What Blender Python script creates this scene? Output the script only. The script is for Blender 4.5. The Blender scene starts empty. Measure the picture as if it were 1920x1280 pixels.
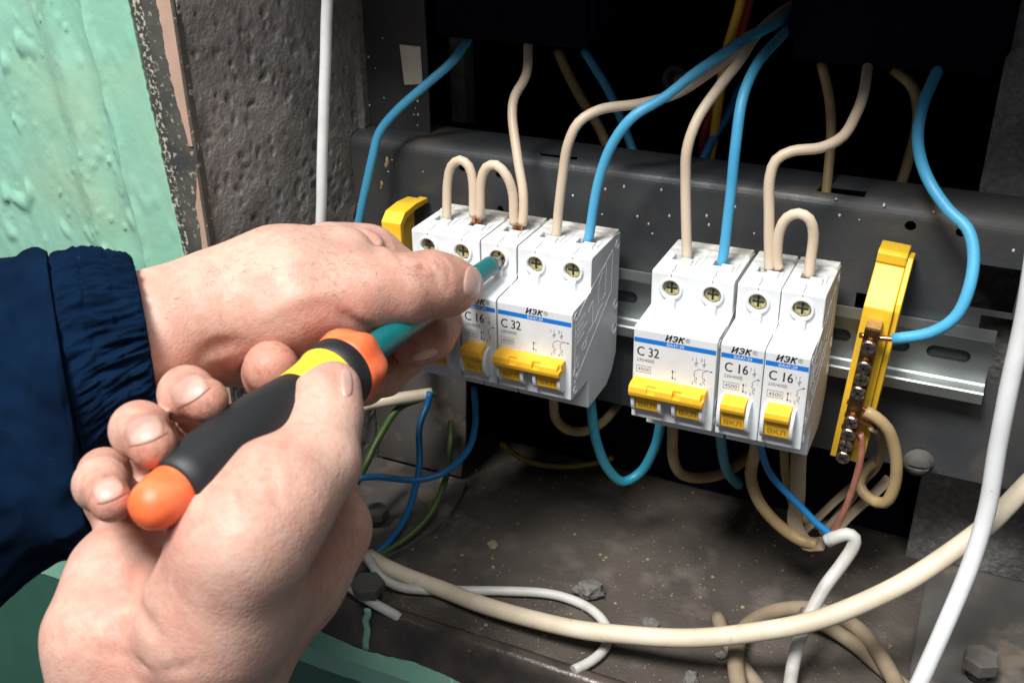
import bpy, bmesh, math, random
import numpy as np
from mathutils import Vector, Matrix, noise

random.seed(7)
S = 0.001                      # everything below is written in millimetres
scene = bpy.context.scene
COL = scene.collection

# ------------------------------------------------------------------ camera
CAM = np.array([183.1178, -438.5071, 217.5561])
YAW, PIT, ROL, FPX = -0.4383, -0.4781, -0.0118, 1988.2264
FW = np.array([math.sin(YAW)*math.cos(PIT), math.cos(YAW)*math.cos(PIT), math.sin(PIT)])
RT = np.array([math.cos(YAW), -math.sin(YAW), 0.0]); UP = np.cross(RT, FW)
R2 = math.cos(ROL)*RT + math.sin(ROL)*UP
U2 = -math.sin(ROL)*RT + math.cos(ROL)*UP
def P(u, v, **k):
    """photo pixel -> point (mm) on a plane x=, y=, z= or at depth d="""
    d = FW + R2*(u-960)/FPX - U2*(v-640)/FPX
    (a, val), = k.items()
    if a == 'd': return CAM + d*val
    i = 'xyz'.index(a)
    return CAM + d*(val-CAM[i])/d[i]
cd = bpy.data.cameras.new('camera'); cam = bpy.data.objects.new('camera', cd); COL.objects.link(cam)
m = Matrix.Identity(4)
for i in range(3):
    m[i][0], m[i][1], m[i][2], m[i][3] = R2[i], U2[i], -FW[i], CAM[i]*S
cam.matrix_world = m
cd.sensor_width = 36; cd.sensor_fit = 'HORIZONTAL'; cd.lens = FPX/1920*36
cd.clip_start = 0.01; cd.clip_end = 50
cd.dof.use_dof = True; cd.dof.focus_distance = 0.478; cd.dof.aperture_fstop = 20
scene.camera = cam

# ------------------------------------------------------------------ light
w = bpy.data.worlds.new('World'); scene.world = w; w.use_nodes = True
w.node_tree.nodes['Background'].inputs[0].default_value = (0.6, 0.66, 0.75, 1)
w.node_tree.nodes['Background'].inputs[1].default_value = 0.11
def area(name, loc, target, size, power, col):
    l = bpy.data.lights.new(name, 'AREA'); l.shape = 'DISK'; l.size = size; l.energy = power; l.color = col
    o = bpy.data.objects.new(name, l); COL.objects.link(o)
    o.location = Vector(loc)*S
    o.rotation_euler = (Vector(target)-Vector(loc)).to_track_quat('-Z', 'Y').to_euler()
    return o
area('key_lamp', (-120, -930, 1480), (30, -60, -10), 0.52, 39, (1.0, 0.985, 0.96))
area('fill_lamp', (430, -820, 1350), (20, -60, -20), 0.7, 8.0, (0.96, 0.98, 1.0))
vs = scene.view_settings
vs.view_transform = 'Standard'; vs.look = 'None'; vs.gamma = 1; vs.exposure = 0.3; vs.use_curve_mapping = False

# ------------------------------------------------------------------ materials
MATS = {}
def nd(nt, t, **k):
    n = nt.nodes.new(t)
    for a, b in k.items(): setattr(n, a, b)
    return n
def mat(name, col, rough=0.5, metal=0.0, col2=None, nscale=60, ndetail=6, cmin=.35, cmax=.7, bump=0.0, bscale=300,
        bdist=0.0005, col3=None, n3=20, c3min=.55, c3max=.62, sss=0.0, sheen=0.0, coat=0.0, spec=0.5, rough2=None, coords='Object'):
    mt = bpy.data.materials.new(name); mt.use_nodes = True
    nt = mt.node_tree; b = nt.nodes['Principled BSDF']
    b.inputs['Base Color'].default_value = (*col, 1); b.inputs['Roughness'].default_value = rough
    b.inputs['Metallic'].default_value = metal; b.inputs['Specular IOR Level'].default_value = spec
    if sss:
        b.inputs['Subsurface Weight'].default_value = sss
        b.inputs['Subsurface Radius'].default_value = (1.0, 0.35, 0.2); b.inputs['Subsurface Scale'].default_value = 0.0028
    if sheen: b.inputs['Sheen Weight'].default_value = sheen
    if coat: b.inputs['Coat Weight'].default_value = coat; b.inputs['Coat Roughness'].default_value = 0.15
    tc = nd(nt, 'ShaderNodeTexCoord')
    src = tc.outputs['Object']
    last = None
    def ramp(sc, det, a, bb, off=0):
        n = nd(nt, 'ShaderNodeTexNoise'); n.inputs['Scale'].default_value = sc; n.inputs['Detail'].default_value = det
        mp = nd(nt, 'ShaderNodeMapping'); mp.inputs['Location'].default_value = (off, off*.7, off*1.3)
        nt.links.new(src, mp.inputs[0]); nt.links.new(mp.outputs[0], n.inputs['Vector'])
        r = nd(nt, 'ShaderNodeMapRange'); r.inputs[1].default_value = a; r.inputs[2].default_value = bb
        nt.links.new(n.outputs[0], r.inputs[0]); return r.outputs[0]
    if col2:
        f = ramp(nscale, ndetail, cmin, cmax)
        mx = nd(nt, 'ShaderNodeMix', data_type='RGBA'); nt.links.new(f, mx.inputs[0])
        mx.inputs[6].default_value = (*col, 1); mx.inputs[7].default_value = (*col2, 1); last = mx.outputs[2]
        if rough2 is not None:
            rr = nd(nt, 'ShaderNodeMapRange'); rr.inputs[3].default_value = rough; rr.inputs[4].default_value = rough2
            nt.links.new(f, rr.inputs[0]); nt.links.new(rr.outputs[0], b.inputs['Roughness'])
    if col3:
        f = ramp(n3, 8, c3min, c3max, 3.1)
        mx = nd(nt, 'ShaderNodeMix', data_type='RGBA'); nt.links.new(f, mx.inputs[0])
        if last: nt.links.new(last, mx.inputs[6])
        else: mx.inputs[6].default_value = (*col, 1)
        mx.inputs[7].default_value = (*col3, 1); last = mx.outputs[2]
    if last: nt.links.new(last, b.inputs['Base Color'])
    if bump:
        n = nd(nt, 'ShaderNodeTexNoise'); n.inputs['Scale'].default_value = bscale; n.inputs['Detail'].default_value = 8
        nt.links.new(src, n.inputs['Vector'])
        bp = nd(nt, 'ShaderNodeBump'); bp.inputs['Strength'].default_value = bump; bp.inputs['Distance'].default_value = bdist
        nt.links.new(n.outputs[0], bp.inputs['Height']); nt.links.new(bp.outputs[0], b.inputs['Normal'])
    MATS[name] = mt
    return mt
mat('white_plastic', (.71, .73, .745), .42, col2=(.65, .66, .665), nscale=90, cmin=.5, cmax=.8, bump=.12, bscale=900, bdist=.0003)
mat('cream_dust', (.50, .46, .40), .9, col2=(.72, .71, .68), nscale=220, cmin=.42, cmax=.62)
mat('yellow_plastic', (.93, .52, .03), .38, col2=(.88, .46, .025), nscale=120, cmin=.4, cmax=.7, sss=.15)
mat('bar_yellow', (.90, .55, .03), .42, col2=(.80, .46, .03), nscale=70, cmin=.45, cmax=.75, col3=(.62, .45, .16), n3=140, c3min=.62, c3max=.75)
mat('black_print', (.012, .012, .014), .6)
mat('grey_print', (.12, .12, .125), .6)
mat('blue_print', (.005, .17, .62), .5)
mat('white_print', (.75, .82, .9), .6)
mat('lever_print', (.30, .16, .01), .6)
mat('seam', (.10, .10, .10), .8)
mat('hole_dark', (.01, .01, .012), .9)
mat('zinc_screw', (.62, .56, .30), .3, 1.0, col2=(.32, .30, .12), nscale=600, cmin=.35, cmax=.65)
mat('copper_screw', (.78, .58, .47), .3, 1.0, col2=(.25, .17, .12), nscale=600, cmin=.35, cmax=.65)
mat('brass', (.36, .22, .09), .35, 1.0, col2=(.18, .10, .045), nscale=160, cmin=.35, cmax=.65, bump=.2, bscale=700)
mat('brass_cut', (.68, .50, .26), .45, .7, col2=(.5, .34, .14), nscale=500)
mat('copper', (.72, .30, .17), .3, 1.0, col2=(.45, .17, .09), nscale=300)
mat('steel', (.42, .41, .40), .28, 1.0, col2=(.2, .19, .18), nscale=500)
mat('wire_tan', (.68, .55, .41), .46, col2=(.60, .47, .34), nscale=40, cmin=.4, cmax=.7, col3=(.32, .24, .17), n3=160, c3min=.68, c3max=.8)
mat('wire_tan_old', (.42, .30, .15), .5, col2=(.26, .18, .08), nscale=70, cmin=.4, cmax=.7)
mat('wire_blue', (.085, .41, .66), .45, col2=(.06, .36, .62), nscale=40, cmin=.4, cmax=.7)
mat('wire_blue_deep', (.01, .17, .42), .4)
mat('wire_teal', (.02, .26, .38), .42, col2=(.06, .25, .30), nscale=60)
mat('wire_green', (.035, .10, .02), .45, col2=(.10, .14, .02), nscale=90)
mat('wire_yellow', (.62, .36, .03), .45)
mat('wire_red', (.30, .01, .02), .45)
mat('wire_brown', (.22, .08, .05), .5, col2=(.30, .13, .09), nscale=300)
mat('cable_white', (.78, .79, .80), .42, col2=(.66, .66, .64), nscale=60, cmin=.45, cmax=.8, col3=(.3, .28, .25), n3=240, c3min=.7, c3max=.8)
mat('cable_cream', (.72, .63, .48), .48, col2=(.60, .50, .36), nscale=42, cmin=.4, cmax=.68, col3=(.34, .26, .18), n3=120, c3min=.60, c3max=.84, bump=.15, bscale=500)
mat('cable_dirty', (.30, .235, .155), .75, col2=(.20, .15, .10), nscale=60, cmin=.35, cmax=.65, bump=.3, bscale=800)
mat('cable_grey', (.58, .57, .53), .5, col2=(.42, .40, .36), nscale=70, cmin=.4, cmax=.7)
mat('beam_metal', (.045, .050, .056), .42, .0, col2=(.070, .068, .065), nscale=24, cmin=.42, cmax=.72, col3=(.13, .10, .075), n3=30, c3min=.58, c3max=.80, bump=.35, bscale=420, rough2=.75)
mat('dark_metal', (.032, .038, .045), .5, .0, col2=(.055, .055, .055), nscale=35, col3=(.10, .045, .025), n3=26, c3min=.62, c3max=.75, bump=.3, bscale=600)
mat('dusty_metal', (.10, .092, .085), .8, col2=(.065, .06, .056), nscale=30, cmin=.35, cmax=.7, bump=.3, bscale=700, col3=(.15, .12, .095), n3=50)
mat('rail_zinc', (.47, .50, .49), .5, 1.0, col2=(.40, .43, .42), nscale=45, cmin=.35, cmax=.7, bump=.1, bscale=900, rough2=.5)
mat('floor_dirt', (.086, .071, .059), .92, col2=(.056, .045, .037), nscale=26, cmin=.35, cmax=.65, col3=(.135, .115, .097), n3=70, c3min=.5, c3max=.8, bump=.7, bscale=520, bdist=.001)
mat('concrete', (.32, .31, .295), .8, col2=(.16, .152, .143), nscale=40, cmin=.36, cmax=.68, col3=(.36, .345, .315), n3=130, c3min=.58, c3max=.76, bump=.8, bscale=520, bdist=.0011)
mat('concrete_grey', (.24, .24, .23), .9, col2=(.16, .16, .152), nscale=380, cmin=.38, cmax=.62, bump=.9, bscale=500, bdist=.001, col3=(.30, .30, .27), n3=240, c3min=.64, c3max=.7)
mat('green_paint', (.27, .55, .41), .2, col2=(.32, .59, .46), nscale=18, cmin=.4, cmax=.7, col3=(.40, .55, .36), n3=9, c3min=.57, c3max=.78, bump=.22, bscale=200, bdist=.001)
mat('green_paint_shaded', (.05, .17, .12), .4, col2=(.06, .19, .135), nscale=30, bump=.3, bscale=260)  # same green darkened: shade below the sill put into the colour
mat('frame_metal', (.045, .05, .05), .5, col2=(.10, .095, .08), nscale=60, col3=(.30, .29, .20), n3=420, c3min=.60, c3max=.66, bump=.3, bscale=600)
mat('streak', (.05, .052, .048), .6, col2=(.46, .45, .34), nscale=520, ndetail=9, cmin=.50, cmax=.60)
mat('primer', (.52, .34, .26), .6, col2=(.40, .29, .22), nscale=70, col3=(.30, .10, .05), n3=45, c3min=.6, c3max=.7)
mat('sill_metal', (.045, .038, .034), .3, col2=(.095, .07, .055), nscale=60, cmin=.4, cmax=.65, col3=(.30, .19, .14), n3=110, c3min=.68, c3max=.74, bump=.6, bscale=420)
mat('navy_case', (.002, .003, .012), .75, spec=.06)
mat('wire_yellow_shaded', (.20, .14, .02), .5)  # yellow wire darkened: shade under the breakers put into the colour
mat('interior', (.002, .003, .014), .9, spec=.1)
mat('side_relief_lit', (.95, .95, .95), .4)  # whiter than the case: light on raised edges put into the colour
mat('paper', (.72, .71, .62), .8, col2=(.6, .58, .46), nscale=60, bump=.3, bscale=500)
mat('speck', (.66, .66, .62), .7)
mat('speck_rust', (.45, .30, .16), .7)
mat('stone', (.17, .16, .145), .9, col2=(.09, .085, .08), nscale=200, bump=.8, bscale=600)
mat('handle_black', (.013, .0145, .017), .55, bump=.05, bscale=900)
mat('handle_orange', (.95, .155, .045), .48, col2=(.98, .23, .09), nscale=120, cmin=.45, cmax=.7, sss=.1)
mat('handle_yellow', (.90, .62, .04), .45)
mat('shaft_teal', (.003, .145, .155), .42, col2=(.003, .12, .13), nscale=110, col3=(.02, .03, .03), n3=330, c3min=.70, c3max=.73)
mat('cuff_lining', (.62, .52, .36), .8)
mat('nail', (.58, .345, .285), .38, col2=(.64, .41, .345), nscale=150, sss=.2)
mat('nail_dirt', (.42, .25, .17), .7)
mat('hair', (.16, .08, .055), .6)

def skin_material():
    mt = mat('skin', (.70, .40, .30), .52, sss=.22, spec=.38)
    nt = mt.node_tree; b = nt.nodes['Principled BSDF']; tc = [n for n in nt.nodes if n.type == 'TEX_COORD'][0]
    def noise_t(sc, det, off):
        mp = nd(nt, 'ShaderNodeMapping'); mp.inputs['Location'].default_value = (off, -off, off*.5)
        nt.links.new(tc.outputs['Object'], mp.inputs[0])
        n = nd(nt, 'ShaderNodeTexNoise'); n.inputs['Scale'].default_value = sc; n.inputs['Detail'].default_value = det
        nt.links.new(mp.outputs[0], n.inputs['Vector']); return n
    def mr(s, a, c, d=0., e=1.):
        r = nd(nt, 'ShaderNodeMapRange')
        for i, v in zip((1, 2, 3, 4), (a, c, d, e)): r.inputs[i].default_value = v
        nt.links.new(s, r.inputs[0]); return r.outputs[0]
    def mix(f, A, B):
        mx = nd(nt, 'ShaderNodeMix', data_type='RGBA'); nt.links.new(f, mx.inputs[0])
        for i, q in ((6, A), (7, B)):
            if isinstance(q, tuple): mx.inputs[i].default_value = (*q, 1)
            else: nt.links.new(q, mx.inputs[i])
        return mx.outputs[2]
    c = mix(mr(noise_t(28, 4, .3).outputs[0], .38, .66), (.655, .415, .33), (.61, .31, .245))
    c = mix(mr(noise_t(170, 5, 1.3).outputs[0], .45, .75), c, (.68, .45, .36))
    # redder finger tips, knuckles and folds: painted per vertex from the hand's own anatomy
    at = nd(nt, 'ShaderNodeVertexColor', layer_name='flush')
    sp = nd(nt, 'ShaderNodeSeparateColor'); nt.links.new(at.outputs[0], sp.inputs[0])
    c = mix(mr(sp.outputs[0], 0, 1, 0, .85), c, (.47, .19, .13))
    c = mix(mr(noise_t(62, 5, 4.7).outputs[0], .52, .72, 0, .55), c, (.60, .27, .21))
    gr = nd(nt, 'ShaderNodeMath', operation='MULTIPLY'); nt.links.new(mr(noise_t(330, 6, 7.7).outputs[0], .48, .66), gr.inputs[0]); nt.links.new(mr(sp.outputs[0], .1, 1, .12, .6), gr.inputs[1])
    c = mix(gr.outputs[0], c, (.30, .15, .10))
    c = mix(mr(noise_t(420, 3, 2.1).outputs[0], .60, .72, 0, .35), c, (.46, .24, .18))
    nt.links.new(c, b.inputs['Base Color'])
    # fine skin relief: crossing wrinkles + pores
    vo = nd(nt, 'ShaderNodeTexVoronoi', feature='DISTANCE_TO_EDGE'); vo.inputs['Scale'].default_value = 620
    n1 = noise_t(260, 6, 0); mpv = nd(nt, 'ShaderNodeMixRGB'); mpv.blend_type = 'ADD'; mpv.inputs[0].default_value = .004
    nt.links.new(tc.outputs['Object'], mpv.inputs[1]); nt.links.new(n1.outputs[1], mpv.inputs[2]); nt.links.new(mpv.outputs[0], vo.inputs['Vector'])
    b1 = nd(nt, 'ShaderNodeBump'); b1.inputs['Strength'].default_value = .3; b1.inputs['Distance'].default_value = .0005
    nt.links.new(vo.outputs['Distance'], b1.inputs['Height'])
    v2 = nd(nt, 'ShaderNodeTexVoronoi', feature='DISTANCE_TO_EDGE'); v2.inputs['Scale'].default_value = 330; mp2 = nd(nt, 'ShaderNodeMixRGB'); mp2.blend_type = 'ADD'; mp2.inputs[0].default_value = .012
    n9 = noise_t(90, 5, 3.3); nt.links.new(tc.outputs['Object'], mp2.inputs[1]); nt.links.new(n9.outputs[1], mp2.inputs[2]); nt.links.new(mp2.outputs[0], v2.inputs['Vector'])
    b3 = nd(nt, 'ShaderNodeBump'); b3.inputs['Strength'].default_value = .11; b3.inputs['Distance'].default_value = .0005; nt.links.new(mr(v2.outputs['Distance'], 0, .22), b3.inputs['Height']); nt.links.new(b1.outputs[0], b3.inputs['Normal']); b1 = b3
    b2 = nd(nt, 'ShaderNodeBump'); b2.inputs['Strength'].default_value = .2; b2.inputs['Distance'].default_value = .0007
    nt.links.new(n1.outputs[0], b2.inputs['Height']); nt.links.new(b1.outputs[0], b2.inputs['Normal'])
    nt.links.new(b2.outputs[0], b.inputs['Normal'])
    return mt
skin_material()
def dusty_plastic():
    mt = MATS['white_plastic']; nt = mt.node_tree; b = nt.nodes['Principled BSDF']
    tc = [n for n in nt.nodes if n.type == 'TEX_COORD'][0]; old = b.inputs['Base Color'].links[0].from_socket
    sp = nd(nt, 'ShaderNodeSeparateXYZ'); nt.links.new(tc.outputs['Object'], sp.inputs[0])
    def mr(s_, a, c_, d=0., e=1.):
        r = nd(nt, 'ShaderNodeMapRange')
        for i, v in zip((1, 2, 3, 4), (a, c_, d, e)): r.inputs[i].default_value = v
        nt.links.new(s_, r.inputs[0]); return r.outputs[0]
    def mul(a, c_):
        m_ = nd(nt, 'ShaderNodeMath', operation='MULTIPLY'); nt.links.new(a, m_.inputs[0]); nt.links.new(c_, m_.inputs[1]); return m_.outputs[0]
    def nse(sc):
        n = nd(nt, 'ShaderNodeTexNoise'); n.inputs['Scale'].default_value = sc; n.inputs['Detail'].default_value = 7; nt.links.new(tc.outputs['Object'], n.inputs['Vector']); return n.outputs[0]
    f = mul(mul(mr(sp.outputs[2], .0365, .038), mr(sp.outputs[1], -.034, -.012)), mr(nse(180), .38, .62))
    mx = nd(nt, 'ShaderNodeMix', data_type='RGBA'); nt.links.new(mul(f, mr(f, 0, 1, .7, .7)), mx.inputs[0]); nt.links.new(old, mx.inputs[6]); mx.inputs[7].default_value = (.50, .45, .38, 1)
    g = mr(nse(75), .56, .80, 0, .45)
    m2 = nd(nt, 'ShaderNodeMix', data_type='RGBA'); nt.links.new(g, m2.inputs[0]); nt.links.new(mx.outputs[2], m2.inputs[6]); m2.inputs[7].default_value = (.62, .60, .55, 1)
    nt.links.new(m2.outputs[2], b.inputs['Base Color'])
dusty_plastic()

def fabric_material():
    mt = mat('navy_cotton', (.0025, .0125, .036), .95, col2=(.0015, .007, .022), nscale=50, cmin=.4, cmax=.7,
             col3=(.02, .035, .07), n3=200, c3min=.70, c3max=.78, spec=.06)
    nt = mt.node_tree; b = nt.nodes['Principled BSDF']; tc = [n for n in nt.nodes if n.type == 'TEX_COORD'][0]
    wv = nd(nt, 'ShaderNodeTexWave'); wv.inputs['Scale'].default_value = 1300; wv.inputs['Distortion'].default_value = 1.5
    nt.links.new(tc.outputs['Object'], wv.inputs['Vector'])
    b1 = nd(nt, 'ShaderNodeBump'); b1.inputs['Strength'].default_value = .35; b1.inputs['Distance'].default_value = .0004
    nt.links.new(wv.outputs[1], b1.inputs['Height'])
    nt.links.new(b1.outputs[0], b.inputs['Normal'])
fabric_material()

# ------------------------------------------------------------------ mesh helpers
def link(name, me, material=None, parent=None):
    o = bpy.data.objects.new(name, me); COL.objects.link(o)
    if material and me and not me.materials: me.materials.append(MATS[material])
    if parent: o.parent = parent
    return o
def tag(o, label=None, cat=None, group=None, kind=None):
    if label: o['label'] = label
    if cat: o['category'] = cat
    if group: o['group'] = group
    if kind: o['kind'] = kind
    return o
def empty(name, loc, label=None, cat=None, group=None, rot=(0, 0, 0)):
    o = bpy.data.objects.new(name, None); COL.objects.link(o); o.empty_display_size = .01
    o.location = Vector([float(c) for c in loc])*S; o.rotation_euler = rot
    return tag(o, label, cat, group)
def mesh_from(verts, faces, smooth=False, name='mesh'):
    me = bpy.data.meshes.new(name)
    me.from_pydata([tuple(float(c)*S for c in v) for v in verts], [], [tuple(int(i) for i in f) for f in faces])
    if smooth: me.polygons.foreach_set('use_smooth', [True]*len(me.polygons))
    me.update(); return me
def bm_mesh(bm, smooth=False, name='mesh', recalc=True):
    if recalc: bmesh.ops.recalc_face_normals(bm, faces=bm.faces)
    bmesh.ops.scale(bm, vec=(S, S, S), verts=bm.verts)
    me = bpy.data.meshes.new(name); bm.to_mesh(me); bm.free()
    if smooth: me.polygons.foreach_set('use_smooth', [True]*len(me.polygons))
    return me
def add_box(bm, lo, hi, bevel=0.0, seg=2):
    r = bmesh.ops.create_cube(bm, size=1)
    vs_ = r['verts']
    for v in vs_:
        v.co = Vector([(lo[i]+hi[i])/2 + v.co[i]*(hi[i]-lo[i]) for i in range(3)])
    if bevel:
        es = list({e for v in vs_ for e in v.link_edges})
        bmesh.ops.bevel(bm, geom=es, offset=bevel, segments=seg, affect='EDGES', profile=.5)
def box_mesh(lo, hi, bevel=0.0, seg=2):
    bm = bmesh.new(); add_box(bm, lo, hi, bevel, seg); return bm_mesh(bm)
def add_prism(bm, poly, x0, x1, axis='x'):
    """extrude a (y,z) polygon along x (or (x,z) along y)"""
    def mk(a, b, t):
        return (t, a, b) if axis == 'x' else ((a, t, b) if axis == 'y' else (a, b, t))
    v0 = [bm.verts.new(mk(a, b, x0)) for a, b in poly]; v1 = [bm.verts.new(mk(a, b, x1)) for a, b in poly]
    n = len(poly); fs = [bm.faces.new(v0), bm.faces.new(v1[::-1])]
    for i in range(n): fs.append(bm.faces.new((v0[i], v0[(i+1) % n], v1[(i+1) % n], v1[i])))
    return fs
def prism_mesh(poly, x0, x1, bevel=0.0, axis='x', seg=2):
    bm = bmesh.new(); add_prism(bm, poly, x0, x1, axis)
    bmesh.ops.recalc_face_normals(bm, faces=bm.faces)
    if bevel:
        es = [e for e in bm.edges if e.calc_face_angle(0) > .3]
        bmesh.ops.bevel(bm, geom=es, offset=bevel, segments=seg, affect='EDGES', profile=.5)
    return bm_mesh(bm)
def frame_of(ax):
    ax = np.asarray(ax, float); ax = ax/np.linalg.norm(ax)
    h = np.array([0, 0, 1.]) if abs(ax[2]) < .9 else np.array([1., 0, 0])
    a = np.cross(h, ax); a /= np.linalg.norm(a); b = np.cross(ax, a)
    return ax, a, b
def lathe(prof, origin, axis, n=32, lobes=None, up=None):
    """prof: list of (t along axis, radius)"""
    ax, a, b = frame_of(axis); o = np.asarray(origin, float)
    V = []; F = []
    for k, (t, r) in enumerate(prof):
        for i in range(n):
            th = 2*math.pi*i/n; rr = r
            if lobes and lobes[k]: rr = r*(1+lobes[k]*math.cos(6*th))
            V.append(o+ax*t+(a*math.cos(th)+b*math.sin(th))*rr)
    for k in range(len(prof)-1):
        for i in range(n):
            j = (i+1) % n; F.append((k*n+i, k*n+j, (k+1)*n+j, (k+1)*n+i))
    F.append(tuple(range(n))[::-1]); F.append(tuple((len(prof)-1)*n+i for i in range(n)))
    return V, F
def catmull(pts, step=3.0):
    pts = [np.asarray(p, float) for p in pts]
    pts = [2*pts[0]-pts[1]]+pts+[2*pts[-1]-pts[-2]]
    out = []
    for i in range(1, len(pts)-2):
        p0, p1, p2, p3 = pts[i-1:i+3]
        n = max(2, int(np.linalg.norm(p2-p1)/step))
        t0 = 0.; t1 = t0+max(1e-3, np.linalg.norm(p1-p0))**.5; t2 = t1+max(1e-3, np.linalg.norm(p2-p1))**.5; t3 = t2+max(1e-3, np.linalg.norm(p3-p2))**.5
        for k in range(n):
            t = t1+(t2-t1)*k/n
            A1 = (t1-t)/(t1-t0)*p0+(t-t0)/(t1-t0)*p1; A2 = (t2-t)/(t2-t1)*p1+(t-t1)/(t2-t1)*p2; A3 = (t3-t)/(t3-t2)*p2+(t-t2)/(t3-t2)*p3
            B1 = (t2-t)/(t2-t0)*A1+(t-t0)/(t2-t0)*A2; B2 = (t3-t)/(t3-t1)*A2+(t-t1)/(t3-t1)*A3
            out.append((t2-t)/(t2-t1)*B1+(t-t1)/(t2-t1)*B2)
    out.append(pts[-2])
    return out
def tube_mesh(pts, r, n=14, step=3.0, flat=1.0, flat_dir=None, smooth_path=True, wobble=0.0):
    c = catmull(pts, step) if smooth_path else [np.asarray(p, float) for p in pts]
    c = np.array(c); m_ = len(c)
    if wobble:
        sd_ = float(c[0].sum()) % 50
        for k in range(m_):
            q_ = Vector((k*step*.035, sd_, 0)); c[k] += np.array(noise.noise_vector(q_))*.8*min(1, k/6, (m_-1-k)/6)
    T = np.gradient(c, axis=0); T /= np.linalg.norm(T, axis=1)[:, None]+1e-9
    _, a, _ = frame_of(T[0])
    if flat_dir is not None:
        a = np.asarray(flat_dir, float)
    V = []; F = []
    for k in range(m_):
        a = a-T[k]*np.dot(a, T[k]); a /= np.linalg.norm(a); b = np.cross(T[k], a)
        rr = r[0]+(r[1]-r[0])*k/(m_-1) if isinstance(r, tuple) else r
        if wobble: rr *= 1+wobble*noise.noise(Vector((k*.13, rr, m_)))
        for i in range(n):
            th = 2*math.pi*i/n
            V.append(c[k]+a*math.cos(th)*rr*flat+b*math.sin(th)*rr)
    for k in range(m_-1):
        for i in range(n):
            j = (i+1) % n; F.append((k*n+i, k*n+j, (k+1)*n+j, (k+1)*n+i))
    # rounded-off caps: flat polygons
    F.append(tuple(range(n))[::-1]); F.append(tuple((m_-1)*n+i for i in range(n)))
    me = mesh_from(V, F, True)
    me.polygons[-1].use_smooth = False; me.polygons[-2].use_smooth = False
    return me
def apply_boolean(me, cutters):
    """me minus every cutter mesh (joined), evaluated once"""
    o = bpy.data.objects.new('tmp', me); COL.objects.link(o); cs = []
    for c in cutters:
        co = bpy.data.objects.new('tmpc', c); COL.objects.link(co); cs.append(co)
        md = o.modifiers.new('b', 'BOOLEAN'); md.object = co; md.operation = 'DIFFERENCE'; md.solver = 'EXACT'
    dg = bpy.context.evaluated_depsgraph_get(); dg.update()
    out = bpy.data.meshes.new_from_object(o.evaluated_get(dg))
    bpy.data.objects.remove(o)
    for co in cs: bpy.data.objects.remove(co)
    return out
def cyl_mesh(p, axis, r, h0, h1, n=24):
    V, F = lathe([(h0, r), (h1, r)], p, axis, n); bm = bmesh.new()
    vv = [bm.verts.new(tuple(v)) for v in V]
    for f in F: bm.faces.new([vv[i] for i in f])
    return bm_mesh(bm)

# text and line print: flat shapes in a local (x,z) plane at depth y, facing -y
def text_bm(bm, s, x, z, h, y, align='LEFT', bold=0.0, shear=0.0, sx=1.0, rot=0.0, face=None):
    cu = bpy.data.curves.new('t', 'FONT'); cu.body = s; cu.size = 10; cu.offset = bold*10; cu.shear = shear; cu.resolution_u = 3
    o = bpy.data.objects.new('t', cu); COL.objects.link(o)
    me = o.to_mesh()
    co = np.empty(len(me.vertices)*3); me.vertices.foreach_get('co', co); co = co.reshape(-1, 3)
    if not len(co):
        bpy.data.objects.remove(o); bpy.data.curves.remove(cu); return
    k = h/7.3                                      # cap height of the default face at size 10
    xs = co[:, 0]*k*sx; zs = co[:, 1]*k
    w_ = xs.max()-xs.min()
    x0 = {'LEFT': x-xs.min(), 'CENTER': x-(xs.max()+xs.min())/2}[align]
    vs_ = []
    for a, b in zip(xs, zs):
        p = (a+x0, b+z)
        vs_.append(bm.verts.new(face(p[0], p[1]) if face else (p[0], y, p[1])))
    for pl in me.polygons:
        try: bm.faces.new([vs_[i] for i in pl.vertices])
        except ValueError: pass
    o.to_mesh_clear(); bpy.data.objects.remove(o); bpy.data.curves.remove(cu)
def line_bm(bm, pts, wd, y, face=None):
    for (x0, z0), (x1, z1) in zip(pts[:-1], pts[1:]):
        dx, dz = x1-x0, z1-z0; l = math.hypot(dx, dz) or 1; dx /= l; dz /= l
        nx, nz = -dz*wd/2, dx*wd/2; ex, ez = dx*wd/2*.9, dz*wd/2*.9
        q = [(x0-ex+nx, z0-ez+nz), (x1+ex+nx, z1+ez+nz), (x1+ex-nx, z1+ez-nz), (x0-ex-nx, z0-ez-nz)]
        bm.faces.new([bm.verts.new(face(*c) if face else (c[0], y, c[1])) for c in q])
def poly_bm(bm, pts, y): bm.faces.new([bm.verts.new((a, y, b)) for a, b in pts])

# a rough slab: subdivided front sheet displaced along its normal, with skirts
def slab(name, o, eu, ev, nu, nv, fn, thick, material):
    o, eu, ev = [np.asarray(q, float) for q in (o, eu, ev)]
    nrm = np.cross(eu, ev); nrm /= np.linalg.norm(nrm)
    V = []; F = []
    for j in range(nv+1):
        for i in range(nu+1):
            a, b = i/nu, j/nv; p = o+eu*a+ev*b
            V.append(p+nrm*fn(a*np.linalg.norm(eu), b*np.linalg.norm(ev), p))
    for j in range(nv):
        for i in range(nu):
            k = j*(nu+1)+i; F.append((k, k+1, k+nu+2, k+nu+1))
    border = [i for i in range(nu+1)]+[j*(nu+1)+nu for j in range(1, nv+1)]+[nv*(nu+1)+i for i in range(nu-1, -1, -1)]+[j*(nu+1) for j in range(nv-1, 0, -1)]
    base = len(V)
    for b_ in border: V.append(V[b_]-nrm*thick)
    n = len(border)
    for k in range(n):
        F.append((border[(k+1) % n], border[k], base+k, base+(k+1) % n))
    F.append(tuple(base+n-1-k for k in range(n))[::-1])
    me = mesh_from(V, F, True)
    me.polygons.foreach_set('use_smooth', [True]*(nu*nv)+[False]*(len(F)-nu*nv))
    return link(name, me, material)
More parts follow.
